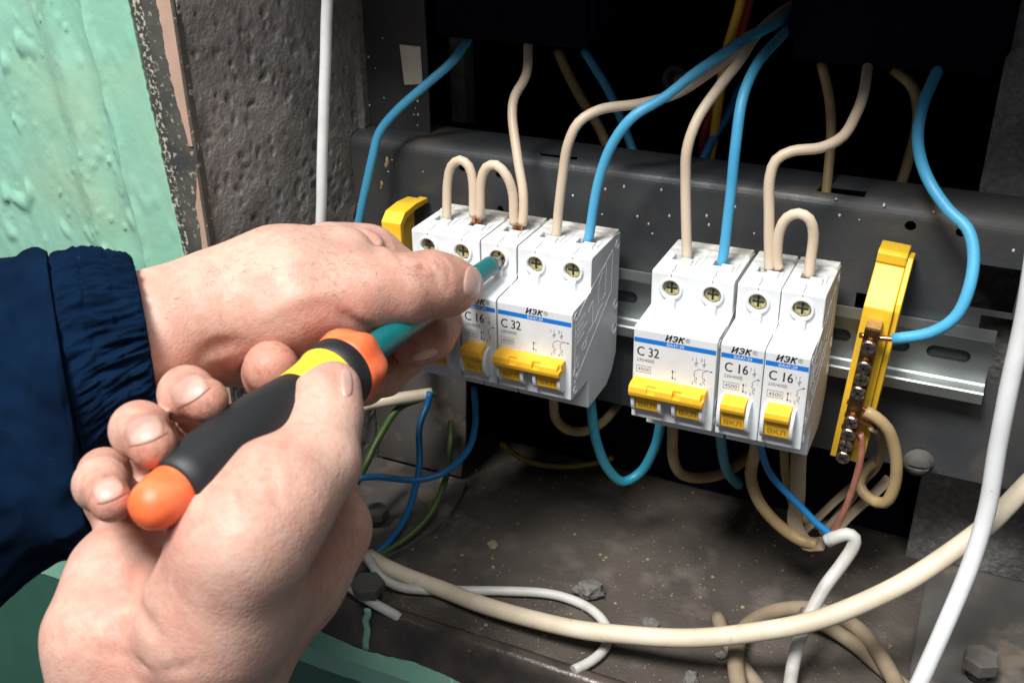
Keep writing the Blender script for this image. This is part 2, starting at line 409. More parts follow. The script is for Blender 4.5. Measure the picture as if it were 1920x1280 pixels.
def nz(p, s, seed=0.0): return noise.noise(Vector((p[0]*s+seed, p[1]*s+seed*.7, p[2]*s-seed)))
def fbm(p, s, o=4, seed=0.0): return noise.fractal(Vector((p[0]*s+seed, p[1]*s+seed*.7, p[2]*s-seed)), 1.0, 2.0, o)

# ================================================================== the setting
FLOOR = -139.0
WALLX = -118.0
FRONT = -105.0
def f_floor(a, b, p): return 0.5*fbm(p, .045, 5, 1.)+0.9*fbm(p, .012, 2, 4.)
fl = slab('floor', (-130, -100, FLOOR), (400, 0, 0), (0, 270, 0), 200, 135, f_floor, 8, 'floor_dirt'); tag(fl, kind='structure')
def f_conc(a, b, p):
    d = 0.6*fbm(p, .03, 4, 2.)
    pit = noise.noise(Vector((p[0]*.3, p[1]*.3, p[2]*.26)))
    if pit > .42: d -= (pit-.42)*13
    r = noise.noise(Vector((p[1]*.07+4, p[2]*.03, 1.7)))
    if r > .25 and p[2] > 60: d -= (r-.25)*7*min(1, (p[2]-60)/40)*abs(fbm(p, .12, 4, 3.))
    return d+.28*fbm(p, .2, 3, 8.)
sw = slab('side_wall', (WALLX, FRONT+1.5, -145), (0, 152, 0), (0, 0, 382), 130, 290, f_conc, 14, 'concrete'); tag(sw, kind='structure')
# rear strip of the side wall, lighter cast concrete, set a little proud
cs = slab('concrete_strip', (-114.5, 19, 62.8), (0, 28, 0), (0, 0, 174), 24, 90, lambda a, b, p: .6*fbm(p, .12, 4, 5.), 4, 'concrete_grey'); tag(cs, kind='structure')
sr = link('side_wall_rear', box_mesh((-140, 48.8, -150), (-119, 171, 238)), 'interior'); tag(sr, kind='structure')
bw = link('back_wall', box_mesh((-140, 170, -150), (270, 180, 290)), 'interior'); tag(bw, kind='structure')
rw = link('right_wall', box_mesh((262, FRONT, -150), (275, 171, 290)), 'dark_metal'); tag(rw, kind='structure')
ce = link('niche_ceiling', box_mesh((-140, FRONT, 238), (275, 180, 290)), 'concrete'); tag(ce, kind='structure')
lw = link('lintel', box_mesh((-134, FRONT-3, 238.5), (400, FRONT-.2, 420)), 'green_paint_shaded'); tag(lw, kind='structure')
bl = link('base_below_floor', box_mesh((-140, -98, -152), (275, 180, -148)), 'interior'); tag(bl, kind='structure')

# green painted wall to the left with its thick ridge of old paint
def f_green(a, b, p):
    # ridge runs beside the frame edge, from (x=-160,z=145) to (x=-156,z=35)
    rx = -160+(145-p[2])*.036+1.6*nz((p[2], 0, 0), .05, 2)
    t = p[0]-rx
    sm = 1.0 if t < 0 else .35
    d = sm*(.8*fbm((p[0], p[1], p[2]*.45), .04, 3, 1.)+.5*fbm((p[0], p[1], p[2]*.4), .10, 3, 6.))
    blob = noise.noise(Vector((p[0]*.14, 3.3, p[2]*.075)))
    if blob > .30: d += sm*(blob-.30)*4.0
    b2 = noise.noise(Vector((p[0]*.45, 9.3, p[2]*.38)))
    if b2 > .46 and noise.noise(Vector((p[0]*.03, 2.3, p[2]*.03))) > -.1: d += sm*(b2-.46)*4.2
    if t < 0: d += -3.4*(1-math.exp(t/7.0))+3.0*math.exp(-((t+26)/9)**2)-.03*min(60, -t)
    d += 2.0*math.exp(-((t-1.0)/1.8)**2)*(.75+.6*nz((p[2], 1, 0), .09, 5))
    return d
gw = slab('green_wall', (-420, FRONT-1, -200), (287.5, 0, 0), (0, 0, 490), 260, 340, f_green, 6, 'green_paint'); tag(gw, kind='structure')
for v_ in gw.data.vertices:
    k_ = v_.co.z/S; sh = -3.6-(min(k_, 200)-88)*.066 if k_ > -20 else 3.5
    wgt = max(0., min(1., (v_.co.x/S+200)/60)); v_.co.x += (sh+.5*nz((k_, 0, 3), .35)+.9*max(0, nz((k_, 0, 5), .06)))*S*wgt

# metal frame strip at the edge of the niche (angle iron), with primer flaking along its corner
fr = empty('door_frame', (-124, FRONT, -140), 'dark worn steel frame strip with flaking pink primer beside green wall', 'frame')
fr_o = Vector((-124, FRONT, -140))
def child(name, me, material, parent, org):
    o = link(name, me, material, parent); o.location = -Vector([float(c) for c in org])*S; return o
V = []; F = []; n = 150
for k in range(n+1):
    z = -145+k*(290+145)/n
    xl = -148+.6*nz((z, 0, 0), .12); xr = WALLX+.2+.12*nz((z, 4, 0), .3)
    V += [(xl, FRONT-.3, z), ((xl*.55+xr*.45), FRONT-.5+.2*nz((z, 2, 0), .2), z), (xr-.5, FRONT-.2, z), (xr, FRONT+.4, z), (xr, FRONT+4, z), (xl, FRONT+4, z)]
for k in range(n):
    for i in range(6):
        j = (i+1) % 6; F.append((k*6+i, k*6+j, (k+1)*6+j, (k+1)*6+i))
F += [(5, 4, 3, 2, 1, 0), tuple(n*6+i for i in range(6))]
child('angle_strip', mesh_from(V, F, False), 'frame_metal', fr, fr_o)
def flake(z0, z1, wfun, name='primer_flake', material='primer', xr=WALLX-.15, y=FRONT-.85):
    V = []; F = []; n = max(6, int((z1-z0)/1.2))
    for k in range(n+1):
        z = z0+(z1-z0)*k/n; w_ = wfun(k/n, z)
        V += [(xr-w_, y+.1, z), (xr-.3, y, z), (xr-.3, y+.75, z), (xr-w_, y+.75, z)]
    for k in range(n):
        for i in range(4):
            j = (i+1) % 4; F.append((k*4+i, k*4+j, (k+1)*4+j, (k+1)*4+i))
    F += [(3, 2, 1, 0), tuple(n*4+i for i in range(4))]
    child(name, mesh_from(V, F), material, fr, fr_o)
def streak():
    V = []; F = []; n = 170
    for k in range(n+1):
        z = -60+k*350/n; c_ = -131.5-(z-31)*.04+.5*nz((z, 9, 0), .05) if z > 31 else -131.5+(31-z)*.05; w_ = 2.3+.6*nz((z, 3, 0), .08)
        V += [(c_-w_, FRONT-.62, z), (c_+w_, FRONT-.62, z), (c_+w_, FRONT-.1, z), (c_-w_, FRONT-.1, z)]
    for k in range(n):
        for i in range(4):
            j = (i+1) % 4; F.append((k*4+i, k*4+j, (k+1)*4+j, (k+1)*4+i))
    F += [(3, 2, 1, 0), tuple(n*4+i for i in range(4))]
    child('paint_streak', mesh_from(V, F), 'streak', fr, fr_o)
streak()
flake(88, 290, lambda t, z: (7.0+2.2*nz((z, 0, 0), .05)+.8*nz((z, 0, 0), .3))*(min(1, .35+t*3.5)))
flake(-60, 78, lambda t, z: (3.4+1.6*nz((z, 5, 0), .06)+.6*nz((z, 2, 0), .3))*max(.15, min(1, (1-t)*9)))
# sill: rolled dark steel edge, then a green painted ledge; the wall below is set back to lie in shade
sl = empty('front_sill', (60, FRONT, -150), 'dark chipped steel sill edge with green paint run on its face', 'sill')
so = (60, FRONT, -150)
prof = [(-99, -137.2), (-101.5, -136.4), (-104.5, -136.8), (-106.3, -139), (-106.8, -142), (-107.6, -150), (-109.4, -158), (-111.5, -160.5), (-111.5, -162), (-99, -162)]
bm = bmesh.new(); X = np.linspace(WALLX-10, 275, 120); rings = []
for x in X:
    rings.append([bm.verts.new((x, y+.35*nz((x, y*3, z), .08), z+.35*nz((x, z, 7), .1))) for y, z in prof])
for k in range(len(X)-1):
    for i in range(len(prof)):
        j = (i+1) % len(prof); bm.faces.new((rings[k][i], rings[k][j], rings[k+1][j], rings[k+1][i]))
bm.faces.new(rings[0]); bm.faces.new(rings[-1][::-1])
child('steel_edge', bm_mesh(bm, True), 'sill_metal', sl, so)
V = []; F = []; n = 260
for k in range(n+1):
    x = -134+k*(275+134)/n
    up = -159.5+5.0*max(0, -.1+fbm((x, 0, 0), .022, 5, 3.))+min(6, max(0, (-60-x)*.12))
    V += [(x, -110.0-.9+(up+159.5)*.12, up), (x, -114.0, -160.9), (x, -116.6, -163.5+.5*nz((x, 0, 1), .1)), (x, -116.4, -176+1.2*nz((x, 2, 1), .06)), (x, -110, -178), (x, -107, -160)]
for k in range(n):
    for i in range(6):
        j = (i+1) % 6; F.append((k*6+i, k*6+j, (k+1)*6+j, (k+1)*6+i))
F += [(5, 4, 3, 2, 1, 0), tuple(n*6+i for i in range(6))]
child('painted_ledge', mesh_from(V, F), 'green_paint', sl, so)
pts = [P(u, v, y=-108.9) for u, v in ((687, 1143), (689, 1152), (684, 1165), (688, 1182), (687, 1200), (689, 1212))]
prun = [np.array([p[0], -108.2+(i*.0)-max(0, (-146-p[2]))*.16, p[2]]) for i, p in enumerate(pts)]
child('paint_run', tube_mesh(prun, 1.9, 10, 1.5, .55, (0, 1, 0)), 'wire_green' if False else 'green_paint', sl, so)
lo = link('lower_wall', box_mesh((-1100, 120, -1100), (400, 128, -153)), 'green_paint_shaded'); tag(lo, kind='structure')

# ------------------------------------------------------------------ steel cross beam with rolled top and punched holes
BY = 8.7
bprof = []
for k in range(9):
    a = math.pi/2*k/8; bprof.append((BY+7-7*math.cos(a), 56+7*math.sin(a)))
outer = [(BY, -62)]+bprof+[(41, 62.3)]
inner = [(41, 61)]+[(BY+7-5.6*math.cos(math.pi/2*(8-k)/8), 56+5.6*math.sin(math.pi/2*(8-k)/8)) for k in range(9)]+[(BY+1.4, -62)]
bme = prism_mesh(outer+inner, WALLX+1, 261)
cut = []
def punch(u0, v0, u1, v1):
    a, b = P(u0, v0, y=BY), P(u1, v1, y=BY); cut.append(box_mesh((a[0], BY-5, b[2]), (b[0], BY+6, a[2])))
punch(1815, 492, 1898, 590)                                 # square hole
punch(1840, 590, 1876, 720)
punch(1606, 548, 1640, 600)
for u, v in ((1707, 424), (1803, 436), (938, 392), (866, 316), (935, 328)):
    c = P(u, v, y=BY); cut.append(cyl_mesh(c, (0, 1, 0), 2.3 if u > 1000 else 1.7, -4, 5, 20))
for cs_ in (((1015, 285), (1088, 292), (1075, 306), (1004, 298)), ((1541, 346), (1627, 356), (1620, 373), (1528, 362))):
    bm = bmesh.new(); q4 = [P(u, v, z=62.4) for u, v in cs_]
    add_prism(bm, [(q[0], max(13.5, min(q[1], 34))) for q in q4], 57, 70, 'z'); cut.append(bm_mesh(bm))
bme = apply_boolean(bme, cut)
bo = (70, BY, -62)
beam = empty('cross_beam', bo, 'grey steel cross beam with rolled top edge and punched holes behind breakers', 'beam')
child('beam_sheet', bme, 'beam_metal', beam, bo)
# paint specks and blobs dried on the beam face
rng = random.Random(3)
spk = [(735, 300), (712, 252), (728, 322), (793, 322), (1125, 366), (1135, 355), (1074, 367), (1129, 402), (1195, 406), (1216, 420), (1223, 438), (1240, 356), (1231, 338), (1378, 388), (1325, 405), (1329, 422), (1414, 438), (1433, 388), (1571, 352), (1611, 412), (1574, 404), (1760, 345), (1852, 427), (1866, 427), (1255, 405), (1170, 350), (1300, 355), (1500, 395), (1660, 372), (1900, 470), (690, 350), (672, 384)]
bm = bmesh.new()
for i, (u, v) in enumerate(spk):
    p = P(u, v, y=BY) if True else None
    y = BY
    if p[2] > 56: p = P(u, v, y=BY+2); y = BY+1.0
    r = rng.uniform(.3, .75)
    mtx = Matrix.Translation((p[0], y, min(p[2], 61.5))) @ Matrix.Diagonal((r, .35, r*rng.uniform(.8, 1.7), 1))
    bmesh.ops.create_icosphere(bm, subdivisions=1, radius=1, matrix=mtx)
o = child('paint_specks', bm_mesh(bm, True), 'speck', beam, bo); o['kind'] = 'stuff'
bm = bmesh.new()
for u, v, r, h in ((726, 303, 1.0, 2.6), (724, 310, .9, 1.6), (716, 345, .8, 1.8), (770, 378, 1.4, 2.4), (715, 352, .5, .9)):
    p = P(u, v, y=BY); bmesh.ops.create_icosphere(bm, subdivisions=2, radius=1, matrix=Matrix.Translation((p[0], BY, p[2])) @ Matrix.Diagonal((r, .8, h, 1)))
o = child('glue_blobs', bm_mesh(bm, True), 'speck_rust', beam, bo); o['kind'] = 'stuff'
c = P(1722, 848, y=BY)
bolt = empty('slotted_bolt', (c[0], BY, c[2]), 'round slotted bolt head sticking out of the beam under the rail', 'bolt')
V, F = lathe([(0, 3.2), (9, 3.2), (9, 6.6), (10, 6.8), (10.4, 5.6), (12, 5.3), (13.2, 4.3), (13.8, 2.5), (14, .6)], (c[0], BY+.3, c[2]), (.1, -1, .06), 28)
hd = mesh_from(V, F, True)
hd = apply_boolean(hd, [box_mesh((c[0]-8+1.4, BY-16, c[2]-.6), (c[0]+8+1.4, BY-12.2, c[2]+.6+.0))])
child('bolt_head', hd, 'dusty_metal', bolt, (c[0], BY, c[2]))

# rail ------------------------------------------------------------------
RX0, RX1 = -96, 199.3
up_ = [(0, 17.5), (-1, 17.5), (-1, 12.4), (5.6, 12.4), (6.6, 11.4)]
rp = [(0, 17.5), (-1.0, 17.3), (-1.0, 12.6), (-.4, 11.9), (5.7, 11.9), (6.5, 11.1), (6.5, -11.1), (5.7, -11.9), (-.4, -11.9), (-1.0, -12.6), (-1.0, -17.3), (0, -17.5),
      (0, -13.0), (6.9, -13.0), (7.6, -12.2), (7.6, 12.2), (6.9, 13.0), (0, 13.0)]
rme = prism_mesh(rp, RX0, RX1)
a, b = P(1737, 655, y=6.5), P(1820, 672, y=6.5); sc = (a[0]+b[0])/2; half = (b[0]-a[0])/2; zc = (a[2]+b[2])/2
cut = []
for k in range(-12, 2):
    x = sc+k*25.0
    if RX0+12 < x < RX1-8:
        bm = bmesh.new()
        poly = [(x-half+3+3*math.cos(t), zc+3*math.sin(t)) for t in np.linspace(math.pi/2, 3*math.pi/2, 8)]+[(x+half-3+3*math.cos(t), zc+3*math.sin(t)) for t in np.linspace(-math.pi/2, math.pi/2, 8)]
        add_prism(bm, poly, 3, 12, 'y'); cut.append(bm_mesh(bm))
rme = apply_boolean(rme, cut)
rail = tag(link('din_rail', rme, 'rail_zinc'), 'galvanised slotted steel mounting rail carrying the breakers', 'rail')

# posts, plates and bolts around the beam --------------------------------------
a, b = P(690, 230, y=25), P(806, 240, y=25)
pl = empty('upright_plate', (a[0], 25, 63), 'dark steel upright plate with rust at its foot and taped paper', 'plate')
po = (a[0], 25, 63)
child('plate_sheet', box_mesh((a[0]-7, 25, 62.4), (b[0], 27, 237.5), .4), 'dark_metal', pl, po)
bm = bmesh.new()
for u, v in ((717, 72), (704, 128), (693, 198), (783, 190), (779, 203), (784, 215), (776, 215), (783, 235), (720, 184), (763, 185), (691, 107)):
    p = P(u, v, y=25); r = rng.uniform(.3, .7)
    bmesh.ops.create_icosphere(bm, subdivisions=1, radius=1, matrix=Matrix.Translation((p[0], 25, p[2])) @ Matrix.Diagonal((r, .3, r*1.3, 1)))
o = child('paint_specks', bm_mesh(bm, True), 'speck', pl, po); o['kind'] = 'stuff'
p0 = [P(u, v, y=24.6) for u, v in ((749, 84), (788, 88), (792, 158), (759, 159))]
V = [(q[0], 24.6-.4*(i % 2), q[2]) for i, q in enumerate(p0)]+[(q[0], 24.9, q[2]) for q in p0]
tg = tag(link('paper_tag', mesh_from(V, [(3, 2, 1, 0), (4, 5, 6, 7), (0, 1, 5, 4), (1, 2, 6, 5), (2, 3, 7, 6), (3, 0, 4, 7)]), 'paper'), 'small torn white paper tag stuck on the dark upright plate', 'paper tag')
a, b = P(846, 200, y=75), P(872, 200, y=75)
o = slab('concrete_post', (a[0], 75, -139), (b[0]-a[0], 0, 0), (0, 0, 376), 8, 120, lambda a, b, p: .8*fbm(p, .15, 4, 2.), 12, 'concrete_grey'); tag(o, kind='structure')
def f_pil(a, b, p):
    return 1.1*fbm(p, .09, 5, 2.)+.5*fbm(p, .3, 3, 4.)
o = slab('concrete_pillar', (181.5, 46, -141), (78, 0, 0), (0, 0, 378), 50, 200, f_pil, 30, 'concrete_grey'); tag(o, kind='structure')
# foot plates at both sides with hex bolts
def hexbolt(loc, r, h, label, ax=(0, 0, 1), material='dusty_metal'):
    e = empty('hex_bolt', loc, label, 'bolt')
    V, F = lathe([(0, r*.55), (h*.45, r*.55)], loc, ax, 20); child('shank', mesh_from(V, F, True), material, e, loc)
    V, F = lathe([(h*.45, r*.97), (h*.5, r), (h*.92, r), (h, r*.86)], loc, ax, 6)
    child('head', mesh_from(V, F, False), material, e, loc)
    return e
fpr = slab('foot_plate_right', (193, -98, FLOOR+4), (68, 0, 0), (0, 142, 0), 30, 70, lambda a, b, p: .25*fbm(p, .05, 3, 2.)+max(0, a-40)**2*.012, 5, 'dusty_metal'); tag(fpr, kind='structure')
q = P(1833, 1262, z=FLOOR+6); hexbolt((q[0], q[1], FLOOR+4.2), 8.0, 13, 'dusty hex bolt on the steel foot plate beside white cable')
def f_fl(a, b, p): return .25*fbm(p, .05, 3, 2.)
V = []; F = []; arc = [(-116.5, 8), (-56, 8), (-52, -8), (-50, -25), (-52, -42), (-57, -58), (-64, -74), (-72, -92), (-74, -98), (-116.5, -98)]
bm = bmesh.new(); add_prism(bm, arc, FLOOR-1, FLOOR+4.5, 'z'); bmesh.ops.recalc_face_normals(bm, faces=bm.faces)
fpl = link('foot_plate_left', bm_mesh(bm), 'dusty_metal'); tag(fpl, kind='structure')
q = P(705, 968, z=FLOOR+9); hexbolt((q[0], q[1], FLOOR+4.6), 7.0, 10, 'dusty hex bolt at the loops of thin blue wire')
q = P(690, 1108, z=FLOOR+9); hexbolt((q[0], q[1], FLOOR+4.6), 8.5, 11, 'dusty hex bolt by the dark steel sill edge')
o = link('rear_plate', prism_mesh([(-117, FLOOR+3), (-62, FLOOR+3), (-58, -110), (-56, -63), (-117, -63)], 12, 14, axis='y'), 'dusty_metal'); tag(o, kind='structure')

bp_ = link('rear_shade_panel', box_mesh((-118, 62, -140), (181, 64, 58)), 'interior'); tag(bp_, kind='structure')  # added near-black sheet standing in for the darkness behind the floor
# meters hanging in the dark above the beam -------------------------------------
def meter(x0, x1, y0, y1, zb, label, dial=None):
    org = ((x0+x1)/2, (y0+y1)/2, zb)
    e = empty('electric_meter', org, label, 'meter')
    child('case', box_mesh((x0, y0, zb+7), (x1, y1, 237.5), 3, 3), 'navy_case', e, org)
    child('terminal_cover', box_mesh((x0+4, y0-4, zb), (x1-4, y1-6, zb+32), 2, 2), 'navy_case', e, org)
    if dial is not None:
        V, F = lathe([(0, 3.4), (.8, 3.4), (1.0, 3.0), (1.0, 2.2), (.5, 1.8)], (dial[0], y0-4, dial[2]), (0, -1, 0), 24)
        child('seal_screw', mesh_from(V, F, True), 'navy_case', e, org)
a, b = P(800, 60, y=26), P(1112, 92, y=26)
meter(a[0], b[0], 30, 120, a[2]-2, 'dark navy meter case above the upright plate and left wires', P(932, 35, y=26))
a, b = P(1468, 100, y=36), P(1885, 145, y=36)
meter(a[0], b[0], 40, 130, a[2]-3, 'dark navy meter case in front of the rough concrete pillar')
# ================================================================== breakers
YN, YS, YB = -62.6, -40.8, -3.8
PW = 17.75
body_profile = [(YB, 37.2), (YB-6, 38.2), (YS+1.0, 38.2), (YS, 37.4), (YS, 22.4), (YN+1.3, 21.6), (YN, 20.6), (YN, -20.8), (YN+.8, -21.5), (YS, -21.5), (YS, -36.6), (YS+.8, -37.3),
                (-16, -37.3), (-9, -33), (YB, -25)]
back_ext = [(YB, -14), (6, -14), (6, -22), (YB, -22)]
def breaker_parts(poles):
    """shared meshes of a breaker kind, local frame: x from 0, y,z as the rail"""
    D = {}
    W = PW*poles-.25
    body = prism_mesh(body_profile, 0, W, .35)
    cuts = []
    for p in range(poles):
        cx = PW*(p+.5)-.1
        cuts.append(cyl_mesh((cx, YS, 31.1), (0, 1, 0), 3.85, -3, 5, 28))
        cuts.append(box_mesh((cx-4.2, -27.2, 31), (cx+4.2, -20.8, 45)))
        if p == poles-1:
            for y_, z_, r_ in ((-58.4, 18.0, 1.7), (-7.8, 32.5, 2.0), (-7.6, 2.0, 2.3), (-8.2, -10.5, 2.6), (-57.6, -9.5, 2.1), (-57.9, -18.0, 1.6)):
                cuts.append(cyl_mesh((W, y_, z_), (1, 0, 0), r_, -1.0, 2, 22))
        if p: cuts.append(box_mesh((PW*p-.16, -40, 37.9), (PW*p+.06, -4, 45)))
    D['body'] = apply_boolean(body, cuts)
    D['body'].materials.clear()
    D['dust'] = None
    bm = bmesh.new()
    add_box(bm, (.4, -13.5, 37.6), (W-.4, -4.6, 38.75), .25, 1)
    D['dusty_ridge'] = bm_mesh(bm)
    cl = []
    for p in range(poles):
        cx = PW*(p+.5)-.1
        V, F = lathe([(0, 5.05), (-1.0, 5.05), (-1.35, 4.7), (-1.35, 4.05), (-1.0, 3.8), (1.0, 3.8)], (cx, YS+.05, 31.1), (0, 1, 0), 36)
        F = F[:-2]; V = V
        me = mesh_from(V, F, True); cl.append(('screw_collar', me, 'white_plastic'))
        # clip block under the collar
        cl.append(('clip', box_mesh((cx-2.2, YS-2.6, 21.9), (cx+2.2, YS+.2, 26.4), .3), 'white_plastic'))
        # wire port frame and pressed block on top
        bm = bmesh.new()
        add_box(bm, (cx-6.6, -29.8, 37.8), (cx-4.3, -21.2, 38.75), .2, 1)
        add_box(bm, (cx+4.3, -29.8, 37.8), (cx+6.6, -21.2, 38.75), .2, 1)
        add_box(bm, (cx-4.6, -29.8, 37.8), (cx-.4, -27.0, 38.55), .2, 1)
        add_box(bm, (cx-.2, -31.6, 37.7), (cx+5.2, -26.6, 39.7), .3, 1)
        cl.append(('port_frame', bm_mesh(bm), 'white_plastic'))
        cl.append(('port_well', box_mesh((cx-4.1, -27.1, 31.2), (cx+4.1, -20.9, 32.2)), 'hole_dark'))
        # moulding seam, zigzag from port to collar
        bm = bmesh.new()
        def fc(a, b): return (a, b, 38.24)
        line_bm(bm, [(cx-.6, -31.6), (cx-.6, -33.5), (cx-.1, -36), (cx-.3, -38.2), (cx-.3, YS+.9)], .28, 0, fc)
        line_bm(bm, [(cx-.3, 37.5), (cx-.3, 36.6), (cx-.05, 36.2), (cx-.05, 35.4)], .28, YS-.04)
        cl.append(('seam', bm_mesh(bm, recalc=False), 'seam'))
        # the screw itself
        V, F = lathe([(3.6, 3.6), (1.1, 3.6), (.7, 3.3), (.5, 1.2)], (cx, YS, 31.1), (0, 1, 0), 28)
        me = mesh_from(V, F, False)
        cl.append(('terminal_screw', me, 'zinc_screw' if True else ''))
        bm = bmesh.new()
        add_box(bm, (cx-2.4, YS+.4, 31.1-.42), (cx+2.4, YS+.8, 31.1+.42)); add_box(bm, (cx-.42, YS+.39, 31.1-2.4), (cx+.42, YS+.81, 31.1+2.4))
        cl.append(('cross_slot', bm_mesh(bm), 'hole_dark'))
        # handle guards
        for gx in (1.2, 12.9):
            x0 = PW*p+gx
            poly = [(YN+.3, -2.7)]+[(YN-5.6*math.sin(t)**.8, -9.8+7.2*math.cos(t)) for t in np.linspace(.12, math.pi-.12, 12)]+[(YN+.3, -16.9)]
            cl.append(('lever_guard', prism_mesh(poly, x0, x0+1.6, .3), 'white_plastic'))
        # lower terminal lip
        cl.append(('lower_clip', box_mesh((cx-5.0, YS-1.6, -24.8), (cx+5.0, YS+.3, -22.2), .3), 'white_plastic'))
    D['bits'] = cl
    # lever
    lev = [(YN+.4, -1.4), (YN-4.6, -1.8), (YN-6.6, -2.8), (YN-7.2, -4.8), (YN-6.6, -6.6), (YN-4.9, -7.4), (YN-3.4, -15.0), (YN+.4, -15.6)]
    D['levers'] = [prism_mesh(lev, PW*p+2.9, PW*p+12.8, .3) for p in range(poles)]
    D['lever_well'] = [box_mesh((PW*p+2.6, YN-.15, -17.2), (PW*p+13.1, YN+1, -1.0)) for p in range(poles)]
    if poles == 2:
        bar = prism_mesh([(YN-.2, -1.0), (YN-5.4, -1.4), (YN-7.6, -2.4), (YN-8.2, -4.8), (YN-7.6, -6.9), (YN-5.0, -7.3), (YN-.2, -6.8)], .8, 32.6, .4)
        D['bar'] = apply_boolean(bar, [box_mesh((8.6, YN-12, -4.6), (12.2, YN-5.8, 1)), box_mesh((19.6, YN-12, -4.6), (23.2, YN-5.8, 1)), box_mesh((31.4, YN-12, -3.8), (34, YN-5, 1))])
    # ---- print
    y = YN-.06
    def lab(rating):
        bk = bmesh.new(); gr = bmesh.new(); bl = bmesh.new(); wt = bmesh.new(); lv = bmesh.new()
        c = W/2
        poly_bm(bl, [(.35, 14.9), (W-.35, 14.9), (W-.35, 17.0), (.35, 17.0)], y)
        text_bm(wt, 'ВА47-29', c+.4, 15.25, 1.35, y-.05, 'CENTER', .0, sx=1.1)
        def ltr(pts, ox, wd=.66): line_bm(bk, [((c-.6 if poles == 1 else c-.2)+ox+px_+pz_*.3, 17.75+pz_) for px_, pz_ in pts], wd, y)
        ltr([(-3.6, 0), (-3.6, 2.4)], 0); ltr([(-3.5, .2), (-2.0, 2.2)], 0, .5); ltr([(-1.9, 0), (-1.9, 2.4)], 0)
        ltr([(-.75, .3), (-.5, .02), (.3, 0), (.75, .5), (.8, 1.3), (.5, 2.2), (.1, 2.4), (-.5, 2.4), (-.85, 2.0)], 0, .55); ltr([(-.2, 1.2), (.8, 1.2)], 0, .5)
        ltr([(1.9, 0), (1.9, 2.4)], 0); ltr([(2.0, 1.2), (3.4, 2.35)], 0, .55); ltr([(2.5, 1.4), (3.5, .02)], 0, .6)
        text_bm(gr, '®', c+5.0 if poles == 1 else c+5.4, 18.2, 1.9, y, 'CENTER')
        lx = 2.1 if poles == 1 else 1.7
        for k_ in (0, .14): text_bm(bk, rating.replace('C', 'C '), lx+k_, 8.8, 4.4, y-.05*k_, 'LEFT', .0, sx=.82)
        text_bm(gr, '230/400В', lx, 6.1, 1.45, y, 'LEFT', .0, sx=.98)
        zb = 1.0
        line_bm(gr, [(lx, zb), (lx+6.2, zb), (lx+6.2, zb+3.0), (lx, zb+3.0), (lx, zb)], .17, y)
        text_bm(gr, '4500', lx+3.1, zb+.65, 1.75, y, 'CENTER', .0, sx=1.08)
        # position arrow
        ax_ = lx+8.1 if poles == 1 else c-.3
        line_bm(bk, [(ax_, .6), (ax_, 4.3)], .22, y)
        for zt, s in ((4.6, -1), (.2, 1)): poly_bm(bk, [(ax_, zt), (ax_-.5, zt+s*1.0), (ax_+.5, zt+s*1.0)], y)
        text_bm(gr, 'I', ax_+1.0, 3.4, 1.3, y, 'LEFT'); text_bm(gr, '0', ax_+.8, -.0, 1.3, y, 'LEFT')
        # schematic symbol(s)
        def sym(x, nt, nb):
            text_bm(gr, nt, x-1.6, 10.8, 1.6, y, 'LEFT')
            line_bm(bk, [(x, 12.4), (x, 9.7)], .16, y); line_bm(bk, [(x-.7, 9.6), (x+.7, 10.2), (x, 8.8), (x-.7, 9.6)], .16, y)
            line_bm(bk, [(x, 9.3), (x, 8.2)], .16, y); line_bm(bk, [(x-.2, 6.2), (x+1.5, 7.4)], .16, y)
            line_bm(bk, [(x-.2, 6.2), (x-.7, 5.2), (x-.2, 4.6), (x-.7, 3.9), (x-.2, 3.2), (x+.6, 3.2), (x+.6, 2.2), (x-.2, 2.2), (x-.2, 1.2), (x+.5, 1.2), (x+.5, .2)], .16, y)
            text_bm(gr, nb, x-1.5, -.2, 1.4, y, 'LEFT')
        if poles == 1: sym(14.2, '1', '2'); poly_bm(bk, [(16.7, 7.3), (15.7, 6.9), (15.9, 7.8)], y)
        else:
            sym(27.0, '1', '2'); sym(30.4, '3', '4'); line_bm(bk, [(28.2, 7.2), (33.6, 7.0)], .16, y); poly_bm(bk, [(34.2, 7.0), (33.2, 6.6), (33.2, 7.4)], y)
        # lever lettering on the sloping lower face
        for p in range(poles):
            n_ = np.array([0, -7.6, -1.5]); n_ /= np.linalg.norm(n_)
            a_ = np.array([YN-4.9, -7.4]); b_ = np.array([YN-3.4, -15.0]); dd = (b_-a_)/np.linalg.norm(b_-a_)
            def fc(px, pz):
                q_ = a_+dd*(7.0-pz); return (px, q_[0]+n_[1]*.08, q_[1]+n_[2]*.08)
            text_bm(lv, 'ВКЛ', PW*p+7.9, .9, 2.4, 0, 'CENTER', .0, sx=1.15, face=fc)
        r = []
        for nm, b__, mt_ in (('black_marking', bk, 'black_print'), ('grey_marking', gr, 'grey_print'), ('blue_stripe', bl, 'blue_print'), ('type_lettering', wt, 'white_print'), ('lever_lettering', lv, 'lever_print')):
            r.append((nm, bm_mesh(b__, recalc=False), mt_))
        return r
    D['lab'] = {k: lab(k) for k in (('C16', 'C32') if poles == 2 else ('C16',))}
    # ---- moulded side: rivet dimples, frame line, small lettering
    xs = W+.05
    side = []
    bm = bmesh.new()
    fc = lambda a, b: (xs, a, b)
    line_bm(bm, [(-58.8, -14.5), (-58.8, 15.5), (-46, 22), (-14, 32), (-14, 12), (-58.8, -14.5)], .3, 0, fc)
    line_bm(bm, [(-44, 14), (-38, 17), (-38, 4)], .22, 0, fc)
    line_bm(bm, [(-31, 12), (-31, 22), (-27, 26), (-27, 27.5), (-22, 28.5), (-22, 14), (-26, 12.5)], .25, 0, fc)
